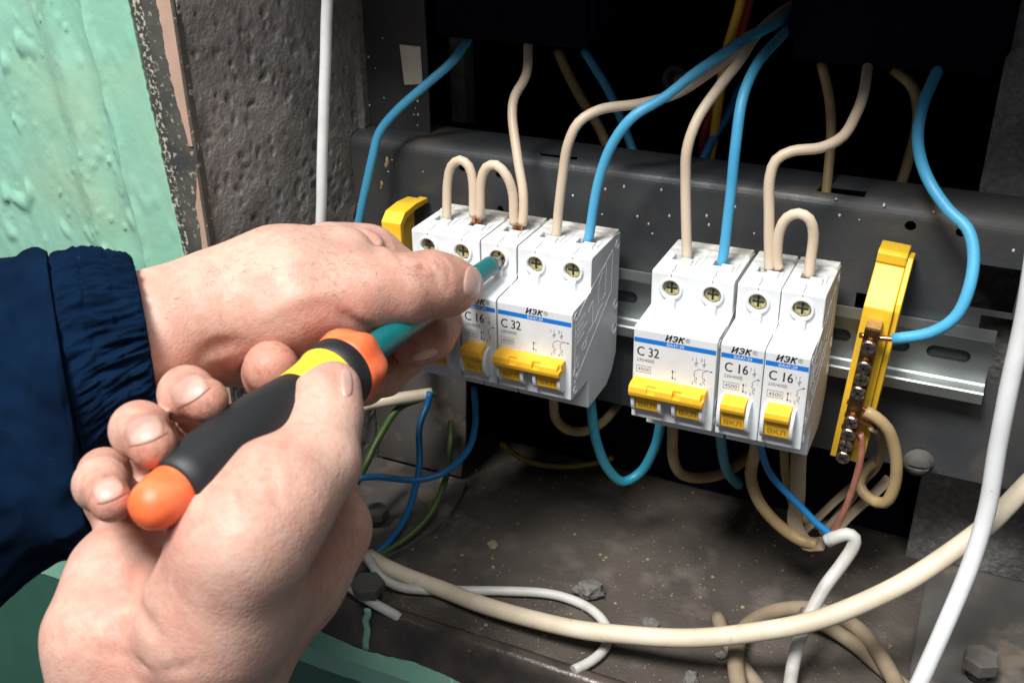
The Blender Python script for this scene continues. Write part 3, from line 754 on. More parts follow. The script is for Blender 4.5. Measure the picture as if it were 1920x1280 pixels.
    line_bm(bm, [(-44, 3), (-34, 6), (-30, 9), (-24, 10)], .22, 0, fc)
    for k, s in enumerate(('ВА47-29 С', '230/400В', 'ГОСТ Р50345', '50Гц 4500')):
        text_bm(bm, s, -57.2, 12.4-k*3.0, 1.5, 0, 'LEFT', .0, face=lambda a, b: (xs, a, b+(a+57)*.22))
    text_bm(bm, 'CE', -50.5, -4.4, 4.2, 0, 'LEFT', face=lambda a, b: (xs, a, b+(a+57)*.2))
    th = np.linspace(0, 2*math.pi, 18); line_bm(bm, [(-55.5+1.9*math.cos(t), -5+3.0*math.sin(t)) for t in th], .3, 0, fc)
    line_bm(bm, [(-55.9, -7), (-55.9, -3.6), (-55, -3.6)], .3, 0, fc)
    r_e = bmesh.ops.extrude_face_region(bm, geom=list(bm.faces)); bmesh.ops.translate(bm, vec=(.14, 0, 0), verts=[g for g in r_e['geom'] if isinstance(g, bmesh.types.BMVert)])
    side.append(('side_moulding', bm_mesh(bm, recalc=False), 'side_relief_lit'))
    for y_, z_, r_ in ((-58.4, 18.0, 1.7), (-7.8, 32.5, 2.0), (-7.6, 2.0, 2.3), (-8.2, -10.5, 2.6), (-57.6, -9.5, 2.1), (-57.9, -18.2, 1.6)):
        V, F = lathe([(-.05, r_+.45), (.28, r_+.4), (.28, r_+.05), (-.1, r_-.05)], (xs-.05, y_, z_), (1, 0, 0), 22)
        F = F[:-2]
        side.append(('rivet_dimple', mesh_from(V, F, False), 'white_plastic'))
    D['side'] = side
    return D
KIND = {1: breaker_parts(1), 2: breaker_parts(2)}
def breaker(x, poles, rating, label, rotc=None, ang=0.0, dz=0.0, show=True):
    D = KIND[poles]
    e = empty('circuit_breaker', (x, 0, dz), label, 'breaker', 'breakers clipped on the rail')
    if rotc is not None:
        dx = x-rotc; e.location = Vector((rotc+dx*math.cos(ang), 0, dz+dx*math.sin(ang)))*S; e.rotation_euler = (0, -ang, 0)
    def pt(name, me, m_, par=e):
        o = bpy.data.objects.new(name, me); COL.objects.link(o); o.parent = par
        if not me.materials: me.materials.append(MATS[m_])
        return o
    b = pt('body', D['body'], 'white_plastic')
    r = pt('dusty_ridge', D['dusty_ridge'], 'cream_dust', b)
    scr = None
    for nm, me, m_ in D['bits']:
        if nm == 'terminal_screw': scr = pt(nm, me, m_)
        elif nm == 'cross_slot': pt(nm, me, m_, scr)
        elif nm in ('seam', 'port_well'): pt(nm, me, m_, b)
        else: pt(nm, me, m_)
    for p in range(poles):
        l = pt('lever', D['levers'][p], 'yellow_plastic')
        pt('lever_well', D['lever_well'][p], 'white_plastic', b)
    if poles == 2: pt('lever_bridge', D['bar'], 'yellow_plastic')
    for nm, me, m_ in D['lab'][rating]:
        pt(nm, me, m_, l if nm == 'lever_lettering' else b)
    if show:
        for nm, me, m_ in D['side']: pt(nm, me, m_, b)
    return e
RR = .0143
breaker(0, 2, 'C32', 'white two-pole C32 breaker with yellow bridge lever, against single C16 at the screwdriver', None)
breaker(-18.25, 1, 'C16', 'white single-pole C16 breaker whose screw the screwdriver tip is in')
breaker(-54.2, 2, 'C16', 'white two-pole breaker mostly covered by the hand, beside left yellow holder')
XR = 63.0
breaker(XR, 2, 'C32', 'white two-pole C32 breaker with yellow bridge lever, standing across an open rail gap', XR+36, RR)
breaker(XR+36.7, 1, 'C16', 'white single-pole C16 breaker between a two-pole breaker and another single one', XR+36, RR)
breaker(XR+36.7+PW+.1, 1, 'C16', 'white single-pole C16 breaker beside the yellow terminal bar, bare grey side shown', XR+36, RR)

# ------------------------------------------------------------------ yellow terminal bars
def holder_profile(zt, zb):
    return [(6, zt-2), (6, zt), (-7, zt+1), (-9, zt), (-9, zt-4), (-8, zt-4.6), (-19, zt-16), (-22, zt-19), (-22, zb), (-10, zb), (-10, -20), (-1.2, -18), (-1.2, 18), (-6, zt-14), (3, zt-4)]
zt, zb = 47.5, -46
tb = empty('terminal_bar', (151, 0, zb), 'yellow plastic terminal bar with long screwed brass strip, right of the breakers', 'terminal bar')
to = (151, 0, zb)
XT = 150.6; TW = 13.4; ANG = -.055
tb.rotation_euler = (0, .058, 0)
child('holder', prism_mesh(holder_profile(zt, zb), XT-TW/2-.8, XT+TW/2-2.4, .5), 'bar_yellow', tb, to)
child('side_flange', prism_mesh([(6, zt-3), (-7, zt-.6), (-18.4, zt-17), (-19.5, zt-20), (-19.5, zb+2), (-10, zb+2), (-10, -20), (-1.2, -18), (-1.2, 18), (-4, zt-14)], XT+TW/2-2.3, XT+TW/2, .4), 'bar_yellow', tb, to)
br0, br1 = 23.0, -41.0
child('brass_strip', box_mesh((XT-4.6, -30.5, br1), (XT+1.6, -22.1, br0), .5), 'brass', tb, to)
child('strip_end', box_mesh((XT-4.4, -30.2, br0+.05), (XT+1.4, -22.3, br0+.7), .2), 'brass_cut', tb, to)
zs = [16.2, 6.6, .6, -5.8, -20.0, -26.2, -32.4, -38.4]
for i, z in enumerate(zs):
    y0 = -30.6-(1.8 if i in (0, 1, 4, 5) else .9)
    V, F = lathe([(0, 2.0), (.9+(-30.6-y0)*0, 2.0), (-30.6-y0, 2.2), (-30.6-y0+.1, 3.0), (-30.6-y0+1.5, 3.0), (-30.6-y0+2.1, 2.5), (-30.6-y0+2.2, .8)], (XT-1.5, -30.55, z), (0, -1, 0), 26)
    s = child('strip_screw', mesh_from(V, F, False), 'copper_screw' if i != 2 else 'zinc_screw', tb, to)
    yt = -30.6-(-30.6-y0)-2.28
    bm = bmesh.new(); a = rng.uniform(0, 1.5)
    for t in (a, a+math.pi/2):
        d_ = np.array([math.cos(t), math.sin(t)])*2.3; n_ = np.array([-math.sin(t), math.cos(t)])*.42
        bm.faces.new([bm.verts.new((XT-1.5+q[0], yt, z+q[1])) for q in (d_+n_, -d_+n_, -d_-n_, d_-n_)])
    o = link('cross_slot', bm_mesh(bm, recalc=False), 'hole_dark', s)
tl = empty('terminal_bar', (-77, 0, zb), 'yellow plastic terminal bar with open side, half hidden by the hand', 'terminal bar')
to2 = (-77, 0, zb)
XL = -77
hp = [(6, 33), (5, 35), (-6, 35.9), (-16.8, 34.9), (-21.6, 30.8), (-21.6, -45.8), (-10, -45.8), (-10, -20), (-1.2, -18), (-1.2, 18), (0, 30)]
child('holder', prism_mesh(hp, XL-5.6, XL+1.0, .4), 'bar_yellow', tl, to2)
child('arch', prism_mesh([(6, 33), (6, 35.6), (-6, 36.4), (-17, 35.4), (-22, 31), (-22, -46), (-18.8, -46), (-18.8, 28.6), (-15.6, 31.6), (-6, 33), (3, 33)], XL+1.05, XL+5.5, .4), 'bar_yellow', tl, to2)
child('brass_strip', box_mesh((XL-4.0, -29, -41), (XL+2.0, -22.1, 20), .5), 'brass_cut', tl, to2)
V, F = lathe([(0, 1.7), (.3, 1.7)], (XL+2.0, -25.6, 16), (1, 0, 0), 18); child('wire_hole', mesh_from(V, F), 'hole_dark', tl, to2)
# ================================================================== wires and cables
def wire(label, pts, r, material, group='wires in the cabinet', name='wire', flat=1.0, fdir=None, cat='wire', step=3.0, n=14, bare0=None, bare1=None, kind=None):
    """pts: (u, v, y) on a wall-parallel plane, or (u, v, 'z', height)"""
    Q = [P(p[0], p[1], z=p[3]) if p[2] == 'z' else P(p[0], p[1], y=p[2]) for p in pts]
    me = tube_mesh(Q, r, n, step, flat, fdir, wobble=.02)
    o = link(name, me, material); tag(o, label, cat, group)
    for b in (bare0, bare1):
        if b:
            B = [P(p[0], p[1], y=p[2]) for p in b]
            link('copper_end', tube_mesh(B, 1.15, 10, 1.5), 'copper', o)
    return o
G1 = 'wires feeding the breakers from above'; G2 = 'wires hanging under the breakers'; G3 = 'wires in the dark behind the beam'; G4 = 'cables on the cabinet floor'
PZ = -24
wire('blue wire rising past the paper tag to the dark meter', [(660, 500, -15), (672, 420, -12), (698, 300, -8), (712, 248, -4), (745, 205, 0), (800, 157, 6), (845, 117, 14), (878, 74, 34)], 2.2, 'wire_blue', G1)
wire('short tan jumper loop over the two poles of the half-hidden breaker', [(838, 424, PZ), (838, 415, PZ), (837, 340, PZ), (844, 311, PZ), (860, 300, PZ), (877, 311, PZ), (885, 340, PZ), (887, 392, PZ), (888, 405, PZ)], 2.2, 'wire_tan', G1, bare1=[(888, 402, PZ), (889, 412, PZ), (893, 428, PZ)])
wire('short tan jumper loop into the breaker with the screwdriver', [(899, 406, PZ+1), (900, 395, PZ), (901, 340, PZ-1), (911, 314, PZ-1), (929, 309, PZ-1), (949, 329, PZ-1), (961, 365, PZ), (963, 405, PZ), (964, 420, PZ)], 2.2, 'wire_tan', G1, bare0=[(899, 403, PZ+1), (897, 421, PZ)], bare1=[(964, 417, PZ), (966, 430, PZ), (969, 445, PZ)])
wire('tan wire bending up beside the jumpers to the dark meter', [(978, 420, PZ+1), (980, 408, PZ+1), (979, 360, PZ+2), (969, 300, PZ+6), (960, 215, PZ+16), (965, 180, PZ+22), (984, 145, PZ+32), (991, 80, 32)], 2.2, 'wire_tan', G1, bare0=[(978, 417, PZ+1), (975, 440, PZ)])
wire('tan wire leaning over to the bundle behind the blue one', [(1040, 452, PZ), (1043, 438, PZ), (1057, 330, PZ), (1066, 268, PZ), (1084, 230, PZ+2), (1122, 207, PZ+8), (1200, 195, PZ+20), (1270, 175, PZ+32), (1330, 138, PZ+45), (1385, 95, PZ+60)], 2.2, 'wire_tan', G1)
wire('blue wire leaning far over towards the right meter', [(1101, 456, PZ), (1104, 444, PZ), (1126, 330, PZ-1), (1150, 268, PZ-1), (1190, 216, PZ), (1250, 180, PZ+8), (1310, 133, PZ+20), (1385, 82, PZ+38), (1455, 44, PZ+64), (1490, 22, PZ+95), (1530, 0, PZ+125)], 2.2, 'wire_blue', G1, bare0=[(1099, 452, PZ), (1097, 466, PZ)])
wire('tan wire standing beside a straight blue one on the two-pole breaker', [(1288, 494, PZ), (1288, 478, PZ), (1285, 340, PZ), (1289, 282, PZ), (1309, 226, PZ+4), (1350, 165, PZ+16), (1385, 120, PZ+28), (1412, 78, PZ+48), (1450, 35, PZ+80), (1500, 0, PZ+115)], 2.2, 'wire_tan', G1)
wire('blue wire rising straight from the second pole of the two-pole breaker', [(1352, 500, PZ), (1355, 487, PZ), (1368, 380, PZ), (1377, 275, PZ), (1391, 190, PZ+6), (1417, 128, PZ+20), (1460, 72, PZ+56), (1495, 40, PZ+90), (1530, 20, PZ+120)], 2.2, 'wire_blue', G1)
wire('tan wire with a sharp sideways bend above the single-pole breakers', [(1443, 506, PZ), (1443, 495, PZ), (1444, 400, PZ), (1445, 330, PZ), (1455, 300, PZ+1), (1482, 284, PZ+3), (1540, 277, PZ+8), (1582, 256, PZ+16), (1606, 214, PZ+28), (1621, 170, PZ+42), (1628, 120, 40)], 2.2, 'wire_tan', G1, bare0=[(1443, 503, PZ), (1448, 517, PZ)])
wire('short tan jumper loop bridging the pair of single-pole breakers', [(1461, 504, PZ), (1458, 496, PZ), (1462, 430, PZ-1), (1475, 407, PZ-1), (1496, 400, PZ-1), (1516, 411, PZ-1), (1525, 440, PZ), (1519, 500, PZ), (1517, 524, PZ)], 2.2, 'wire_tan', G1)
wire('thick blue wire curving in front of the beam into the yellow terminal bar', [(1760, 128, 38), (1752, 148, 34), (1734, 190, 26), (1722, 240, 18), (1725, 290, 8), (1745, 345, -4), (1780, 395, -10), (1813, 428, -14), (1824, 470, -18), (1816, 535, -24), (1790, 595, -27), (1745, 625, -28), (1674, 636, -28)], 2.4, 'wire_blue', G1, bare0=[(1682, 636, -28), (1645, 633, -28), (1611, 628, -28)])
# in the dark
wire('dim tan wire passing down through the slot of the beam', [(1540, 118, 44), (1553, 180, 40), (1558, 250, 34), (1553, 330, 26), (1548, 372, 23), (1546, 420, 23)], 2.2, 'wire_tan_old', G3)
wire('dim brown wire curving down behind the blue one at the pillar', [(1675, 130, 60), (1712, 165, 58), (1720, 225, 56), (1703, 300, 54), (1685, 360, 52)], 2.4, 'wire_tan_old', G3)
wire('thick yellow wire coming down in the dark bundle', [(1395, -30, 55), (1388, 10, 55), (1362, 100, 56), (1345, 210, 56), (1328, 320, 56)], 2.3, 'wire_yellow', G3)
wire('dark red wire beside the thick yellow one', [(1412, -30, 62), (1402, 10, 62), (1372, 120, 63), (1325, 235, 64), (1312, 320, 64)], 2.2, 'wire_red', G3)
wire('deep blue wire slanting low behind the beam bundle', [(1390, 160, 70), (1365, 215, 62), (1340, 255, 56), (1312, 315, 50)], 2.2, 'wire_blue_deep', G3)
wire('faint tan wire slanting down from the left meter', [(1045, 95, 70), (1085, 180, 62), (1120, 235, 56), (1150, 300, 50)], 2.6, 'wire_tan_old', G3)
wire('faint blue wire slanting down from the left meter', [(1095, 95, 70), (1135, 160, 62), (1165, 225, 56), (1195, 305, 50)], 2.2, 'wire_blue', G3)
wire('dim tan wire end leaving the dark round grommet', [(1268, 152, 80), (1300, 138, 70), (1345, 108, 55), (1400, 70, 46), (1450, 48, 46)], 2.2, 'wire_tan_old', G3)
g = P(1262, 148, y=84); V, F = lathe([(0, 6.5), (8, 6.5), (8, 4), (6, 3.6)], g, (.5, -1, .3), 24)
tag(link('cable_grommet', mesh_from(V, F, True), 'dark_metal'), 'dark round cable grommet in the shadow behind the leaning wires', 'grommet')
# below the breakers
wire('tan wire turning back up under the left breakers', [(1038, 735, -26), (1039, 758, -24), (1043, 785, -20), (1062, 804, -14), (1095, 809, -4), (1130, 793, 8), (1165, 750, 25)], 2.4, 'wire_tan_old', G2)
wire('blue teal wire hanging in a deep U between both breaker groups', [(1106, 740, -26), (1109, 768, -26), (1119, 830, -24), (1140, 878, -20), (1170, 903, -14), (1200, 886, -8), (1225, 842, -8), (1242, 780, -14)], 2.5, 'wire_teal', G2)
wire('old tan wire bending away under the right two-pole breaker', [(1262, 775, -26), (1262, 812, -24), (1264, 860, -20), (1278, 886, -14), (1312, 895, -4), (1360, 886, 12), (1410, 850, 40)], 2.6, 'wire_tan_old', G2)
wire('teal wire end hanging under the right two-pole breaker', [(1349, 795, -26), (1352, 822, -24), (1359, 868, -18), (1368, 890, -8), (1385, 908, 14)], 2.5, 'wire_teal', G2)
wire('old tan flat wire curving down to the ribbon cable', [(1420, 810, -26), (1416, 845, -26), (1410, 890, -24), (1424, 940, -22), (1460, 985, -20), (1500, 1012, -20), (1535, 1020, -22)], 2.8, 'wire_tan_old', G2)
wire('thin bright blue wire going into the cut white cable', [(1422, 815, -32), (1428, 842, -32), (1446, 890, -32), (1500, 948, -33), (1540, 988, -34), (1562, 1004, -34)], 1.6, 'wire_blue_deep', G2)
wire('thin brown wire from the terminal bar into the cut white cable', [(1613, 812, -29), (1616, 835, -30), (1606, 890, -32), (1584, 955, -34), (1566, 992, -34), (1560, 1006, -34)], 1.5, 'wire_brown', G2, bare0=[(1616, 828, -30), (1600, 805, -29), (1578, 798, -29)])
wire('flat brown ribbon cable folded under the last breaker', [(1500, 830, -18), (1497, 858, -18), (1493, 930, -18), (1490, 985, -18), (1512, 1018, -20), (1545, 1018, -24)], 1.0, 'cable_dirty', G2, 'cable', 3.6, (1, .2, .0), 'cable')
wire('flat brown ribbon slanting up to the terminal bar', [(1500, 1002, -14), (1530, 975, -10), (1590, 920, -4), (1640, 880, -2), (1656, 840, -8), (1655, 815, -16), (1632, 795, -26)], 1.0, 'cable_dirty', G2, 'cable', 3.0, (.7, .0, .7), 'cable', bare1=[(1636, 797, -26), (1606, 783, -28), (1584, 775, -28)])
wire('second flat brown ribbon fading down behind the cut cable', [(1560, 1000, -10), (1600, 960, -4), (1640, 925, 2), (1668, 895, 8)], 1.0, 'cable_dirty', G2, 'cable', 3.4, (.7, 0, .7), 'cable')
wire('grey brown wire dropping behind the terminal bar to the ribbons', [(1640, 800, -24), (1655, 830, -14), (1648, 865, -6), (1620, 900, 0), (1585, 950, -2), (1540, 1000, -8)], 2.1, 'cable_dirty', G2)
wire('old tan wire crossing behind the ribbons under the last breaker', [(1470, 835, -10), (1475, 900, -8), (1495, 960, -6), (1540, 985, -4), (1590, 960, 4)], 2.1, 'wire_tan_old', G2)
wire('yellowed wire looping out of the terminal bar past the slotted bolt', [(1622, 770, -28), (1640, 780, -28), (1664, 803, -26), (1679, 850, -24), (1677, 910, -22), (1660, 942, -20), (1632, 935, -16), (1612, 908, -12), (1622, 880, -8), (1645, 862, -4)], 2.6, 'wire_tan_old', G2, 'wire', bare0=[(1630, 773, -28), (1608, 760, -28), (1588, 752, -28)])
# left lower corner
wire('thin blue wire looping sideways from behind the thumb', [(655, 905, -60), (672, 897, -58), (705, 893, -52), (780, 899, -44), (835, 884, -34), (877, 842, -26), (890, 790, -20), (889, 725, -14)], 1.75, 'wire_blue_deep', G2)
wire('thin blue wire dropping from the left breakers to the cable sheath', [(806, 735, -14), (803, 755, -16), (789, 800, -26), (787, 880, -40), (766, 960, -52), (730, 1015, -62), (690, 1050, -72)], 1.75, 'wire_blue_deep', G2)
wire('thin green wire bending from the cream stub down to the thumb', [(815, 735, -10), (795, 745, -12), (748, 764, -20), (712, 818, -32), (685, 872, -46), (668, 905, -58)], 1.9, 'wire_green', G2)
wire('thin dark green wire hanging down to the cable sheath', [(845, 790, 5), (845, 830, -5), (838, 890, -22), (808, 960, -42), (762, 1008, -58), (695, 1050, -72)], 1.7, 'wire_green', G2)
wire('cream cable stub behind the ferrule of the screwdriver', [(640, 775, -40), (690, 757, -30), (740, 748, -22), (810, 738, -10)], 3.4, 'cable_cream', G2, 'cable', 1, None, 'cable')
wire('yellow green wire lying in the dark under the breakers', [(940, 830, 20), (955, 845, 22), (992, 866, 26), (1050, 873, 34), (1110, 868, 39), (1150, 858, 42)], 1.6, 'wire_yellow_shaded', G2)
# big cables
FZ = FLOOR
wire('thick cream cable sweeping across the floor of the cabinet', [(690, 1042, 'z', FZ+7), (715, 1058, 'z', FZ+6), (800, 1092, 'z', FZ+6), (900, 1131, 'z', FZ+8), (1050, 1173, 'z', FZ+13), (1200, 1193, 'z', FZ+20), (1350, 1192, 'z', FZ+30), (1500, 1170, 'z', FZ+42), (1640, 1120, 'z', FZ+56), (1760, 1052, 'z', FZ+70), (1850, 985, 'z', FZ+82), (1950, 885, 'z', FZ+98), (2050, 770, 'z', FZ+118)], 4.2, 'cable_cream', 'big cables', 'cable', 1, None, 'cable', 4, 20)
wire('thick white cable hanging at the right edge of the beam', [(1990, 250, -40), (1950, 420, -42), (1921, 590, -42), (1897, 700, -44), (1867, 850, -46), (1842, 985, -50), (1800, 1110, -60), (1735, 1255, -76), (1690, 1350, -86)], 3.5, 'cable_white', 'big cables', 'cable', 1, None, 'cable', 4, 20)
wire('white cable hanging down the dark rough side wall', [(616, -120, -44), (613, 0, -44), (608, 150, -44), (603, 300, -44), (599, 440, -44), (596, 560, -44)], 2.5, 'cable_white', 'big cables', 'cable', 1, None, 'cable', 4, 18)
wh = wire('cut white cable with its hollow end showing and bent neck', [(1556, 1011, -36), (1566, 1007, -36), (1588, 1001, -35), (1602, 1008, -35), (1600, 1024, -36), (1580, 1054, -40), (1545, 1100, -48), (1515, 1160, -58), (1495, 1215, -66), (1482, 1290, -76), (1478, 1340, -84)], 3.0, 'cable_grey', 'big cables', 'cable', 1, None, 'cable', 2)
c0 = P(1556, 1011, y=-36); c1 = P(1566, 1007, y=-36); ax_ = c0-c1
V, F = lathe([(-2, 2.9), (1.4, 3.1), (1.5, 2.1), (-1.0, 1.9)], c0, ax_, 20); F = F[:-2]
link('cut_rim', mesh_from(V, F, True), 'cable_white', wh)
V, F = lathe([(-.6, 2.0), (.3, 2.0)], c0, ax_, 16); link('hollow', mesh_from(V, F), 'hole_dark', wh)
wire('thin white cable looping over the dusty floor', [(678, 1030, 'z', FZ+10), (692, 1050, 'z', FZ+10), (718, 1083, 'z', FZ+9), (752, 1100, 'z', FZ+5), (800, 1106, 'z', FZ+3.5), (880, 1106, 'z', FZ+3.2), (960, 1108, 'z', FZ+3.2), (1050, 1117, 'z', FZ+3.2), (1110, 1143, 'z', FZ+3.2), (1139, 1180, 'z', FZ+3.2), (1132, 1215, 'z', FZ+3.2), (1105, 1240, 'z', FZ+3.2), (1075, 1256, 'z', FZ+3.2)], 2.4, 'cable_grey', G4, 'cable', 1, None, 'cable')
wire('short white cable end slipping down behind the sill', [(640, 1085, 'z', FZ+14), (660, 1102, 'z', FZ+11), (700, 1130, 'z', FZ+6), (740, 1152, 'z', FZ+2), (760, 1166, 'z', FZ-2)], 2.5, 'cable_grey', G4, 'cable', 1, None, 'cable')
wire('dusty brown cable coiled on the floor under the white one', [(1345, 1155, 'z', FZ+4), (1358, 1190, 'z', FZ+4), (1378, 1230, 'z', FZ+4), (1415, 1280, 'z', FZ+4), (1470, 1340, 'z', FZ+4)], 3.4, 'cable_dirty', G4, 'cable', 1, None, 'cable')
wire('dusty brown cable loop arching over the floor dirt', [(1400, 1340, 'z', FZ+9), (1382, 1275, 'z', FZ+10), (1380, 1215, 'z', FZ+10), (1400, 1172, 'z', FZ+8), (1455, 1146, 'z', FZ+5), (1530, 1142, 'z', FZ+5), (1595, 1170, 'z', FZ+6), (1645, 1220, 'z', FZ+9), (1685, 1290, 'z', FZ+10), (1700, 1340, 'z', FZ+10)], 3.7, 'cable_dirty', G4, 'cable', 1, None, 'cable')
wire('dusty cream cable lying inside the brown loop', [(1500, 1150, 'z', FZ+12), (1550, 1172, 'z', FZ+8), (1600, 1205, 'z', FZ+5), (1650, 1250, 'z', FZ+4), (1700, 1290, 'z', FZ+4), (1750, 1330, 'z', FZ+4)], 3.5, 'cable_dirty', G4, 'cable', 1, None, 'cable')

# rubble on the floor
def stone(u, v, r, label, sc=(1, 1, .7), material='stone'):
    c = P(u, v, z=FZ+r*sc[2]*.6)
    bm = bmesh.new(); bmesh.ops.create_icosphere(bm, subdivisions=3, radius=1)
    for q in bm.verts:
        k = 1+.45*noise.noise(q.co*1.6+Vector((u*.1, v*.1, 0)))+.18*noise.noise(q.co*4+Vector((v, u, 1)))
        q.co = Vector((q.co.x*sc[0], q.co.y*sc[1], q.co.z*sc[2]))*k*r
    me = bm_mesh(bm, False)
    o = link('stone', me, material); o.location = Vector([float(x) for x in c])*S; o.rotation_euler = (0, 0, u*.37)
    tag(o, label, 'stone', 'rubble on the floor')
stone(1105, 1106, 7.0, 'grey jagged stone inside the thin white cable loop', (1.05, .8, .75))
stone(1222, 1172, 4.6, 'small grey stone just above the thick cream cable', (1.1, .8, .7))
stone(925, 1020, 2.8, 'small round brown pebble far back on the floor', (1, 1, .6), 'cable_dirty')
stone(1295, 1272, 4.0, 'pale stone chip near the sill below the cream cable', (1.3, .8, .6))
stone(1352, 1228, 2.8, 'tiny grey chip by the coiled brown cable', (1, .8, .6))
stone(1575, 1062, 3.2, 'pale crumb beside the bent neck of the cut cable', (1.1, .8, .6))
bm = bmesh.new(); r_ = random.Random(11)
for k in range(800):
    x = r_.uniform(-60, 185); y = -96+160*r_.random()**1.5; s_ = r_.uniform(.18, .6)*(1+1.2*(r_.random() > .93))
    bmesh.ops.create_icosphere(bm, subdivisions=1, radius=s_, matrix=Matrix.Translation((x, y, FZ+.4+.5*fbm((x, y, FZ), .045, 5, 1.)+.9*fbm((x, y, FZ), .012, 2, 4.))) @ Matrix.Diagonal((1, r_.uniform(.6, 1), .7, 1)))
tag(link('grit', bm_mesh(bm), 'cable_dirty'), 'fine grit scattered over the dusty cabinet floor', 'grit', kind='stuff')
# ================================================================== screwdriver
A_ = P(938, 485, d=478.0); E_ = P(258, 968, d=292.0)
AX = (A_-E_); LEN = np.linalg.norm(AX); AX = AX/LEN
def t_at(u, v):
    """distance along the tool axis (from the handle end) that shows nearest to photo pixel (u,v)"""
    best = None
    for t in np.linspace(0, LEN, 800):
        q = E_+AX*t-CAM; d = q@FW; e = (960+FPX*(q@R2)/d-u)**2+(640-FPX*(q@U2)/d-v)**2
        if best is None or e < best[0]: best = (e, t)
    return best[1]
tF = t_at(690, 664); tB = t_at(640, 700); tY0 = t_at(612, 718); tY1 = t_at(560, 756); tO = t_at(322, 922)
sd = empty('screwdriver', E_, 'screwdriver with black grip, orange ferrule and teal insulated shaft held by both hands', 'screwdriver')
def sdp(name, prof, material, n=40, lobes=None, parent=sd):
    V, F = lathe(prof, E_, AX, n, lobes)
    me = mesh_from(V, F, True); o = link(name, me, material, parent)
    if parent is sd: o.location = -Vector([float(c) for c in E_])*S
    return o
sdp('end_cap', [(0, .6), (.6, 3.4), (2, 5.6), (5, 7.2), (9, 8.0), (13, 8.2), (tO, 8.3), (tO+2, 8.2)], 'handle_orange')
grip = sdp('grip', [(tO+.5, 8.2), (tO+1, 9.6), (tO+6, 10.6), (tO+18, 11.6), (tO+34, 12.0), (tY1-18, 11.8), (tY1-6, 11.0), (tY1, 10.6)], 'handle_black')
sdp('yellow_band', [(tY1-.1, 10.4), (tY1+.2, 10.75), ((tY1+tY0)/2, 11.0), (tY0-1, 11.9), (tY0+.6, 12.5), (tY0+1.2, 12.3)], 'handle_yellow')
sdp('black_ring', [(tY0+1, 12.3), (tY0+1.4, 12.9), (tB-.4, 13.2), (tB, 12.9)], 'handle_black')
sdp('ferrule', [(tB-.2, 12.6), (tB+.1, 13.1), (tB+2, 13.3), (tB+5, 13.6), (tB+8, 13.2), (tF-5, 11.4), (tF-2.6, 9.2), (tF-1.4, 7.0), (tF-1.3, 5)], 'handle_orange', 72, [0, .01, .03, .05, .055, .05, .03, 0, 0])
tS = t_at(921, 497)
sh = sdp('insulated_shaft', [(tF-2, 5.6), (tF+3, 5.5), (tF+30, 5.0), (tS-12, 4.4), (tS-4, 4.2), (tS-1, 4.3), (tS, 3.6)], 'shaft_teal')
tip = sdp('steel_tip', [(tS-1, 3.0), (tS+2, 3.0), (LEN-5.5, 2.9), (LEN-3, 2.4), (LEN, 1.0), (LEN+.6, .4)], 'steel', 24)
V = []; F = []
ax, a, b = frame_of(AX)
bm = bmesh.new()
for th in (0.6, .6+math.pi/2):
    d = a*math.cos(th)+b*math.sin(th); n_ = np.cross(AX, d)
    pr = [(LEN-6, 3.1), (LEN-3.4, 2.9), (LEN+.2, 1.3), (LEN+.2, -1.3), (LEN-3.4, -2.9), (LEN-6, -3.1)]
    f0 = [bm.verts.new(tuple(E_+AX*t+d*r+n_*.55)) for t, r in pr]; f1 = [bm.verts.new(tuple(E_+AX*t+d*r-n_*.55)) for t, r in pr]
    bm.faces.new(f0); bm.faces.new(f1[::-1])
    for i in range(6): bm.faces.new((f0[i], f0[(i+1) % 6], f1[(i+1) % 6], f1[i]))
link('cross_blades', bm_mesh(bm), 'steel', tip)

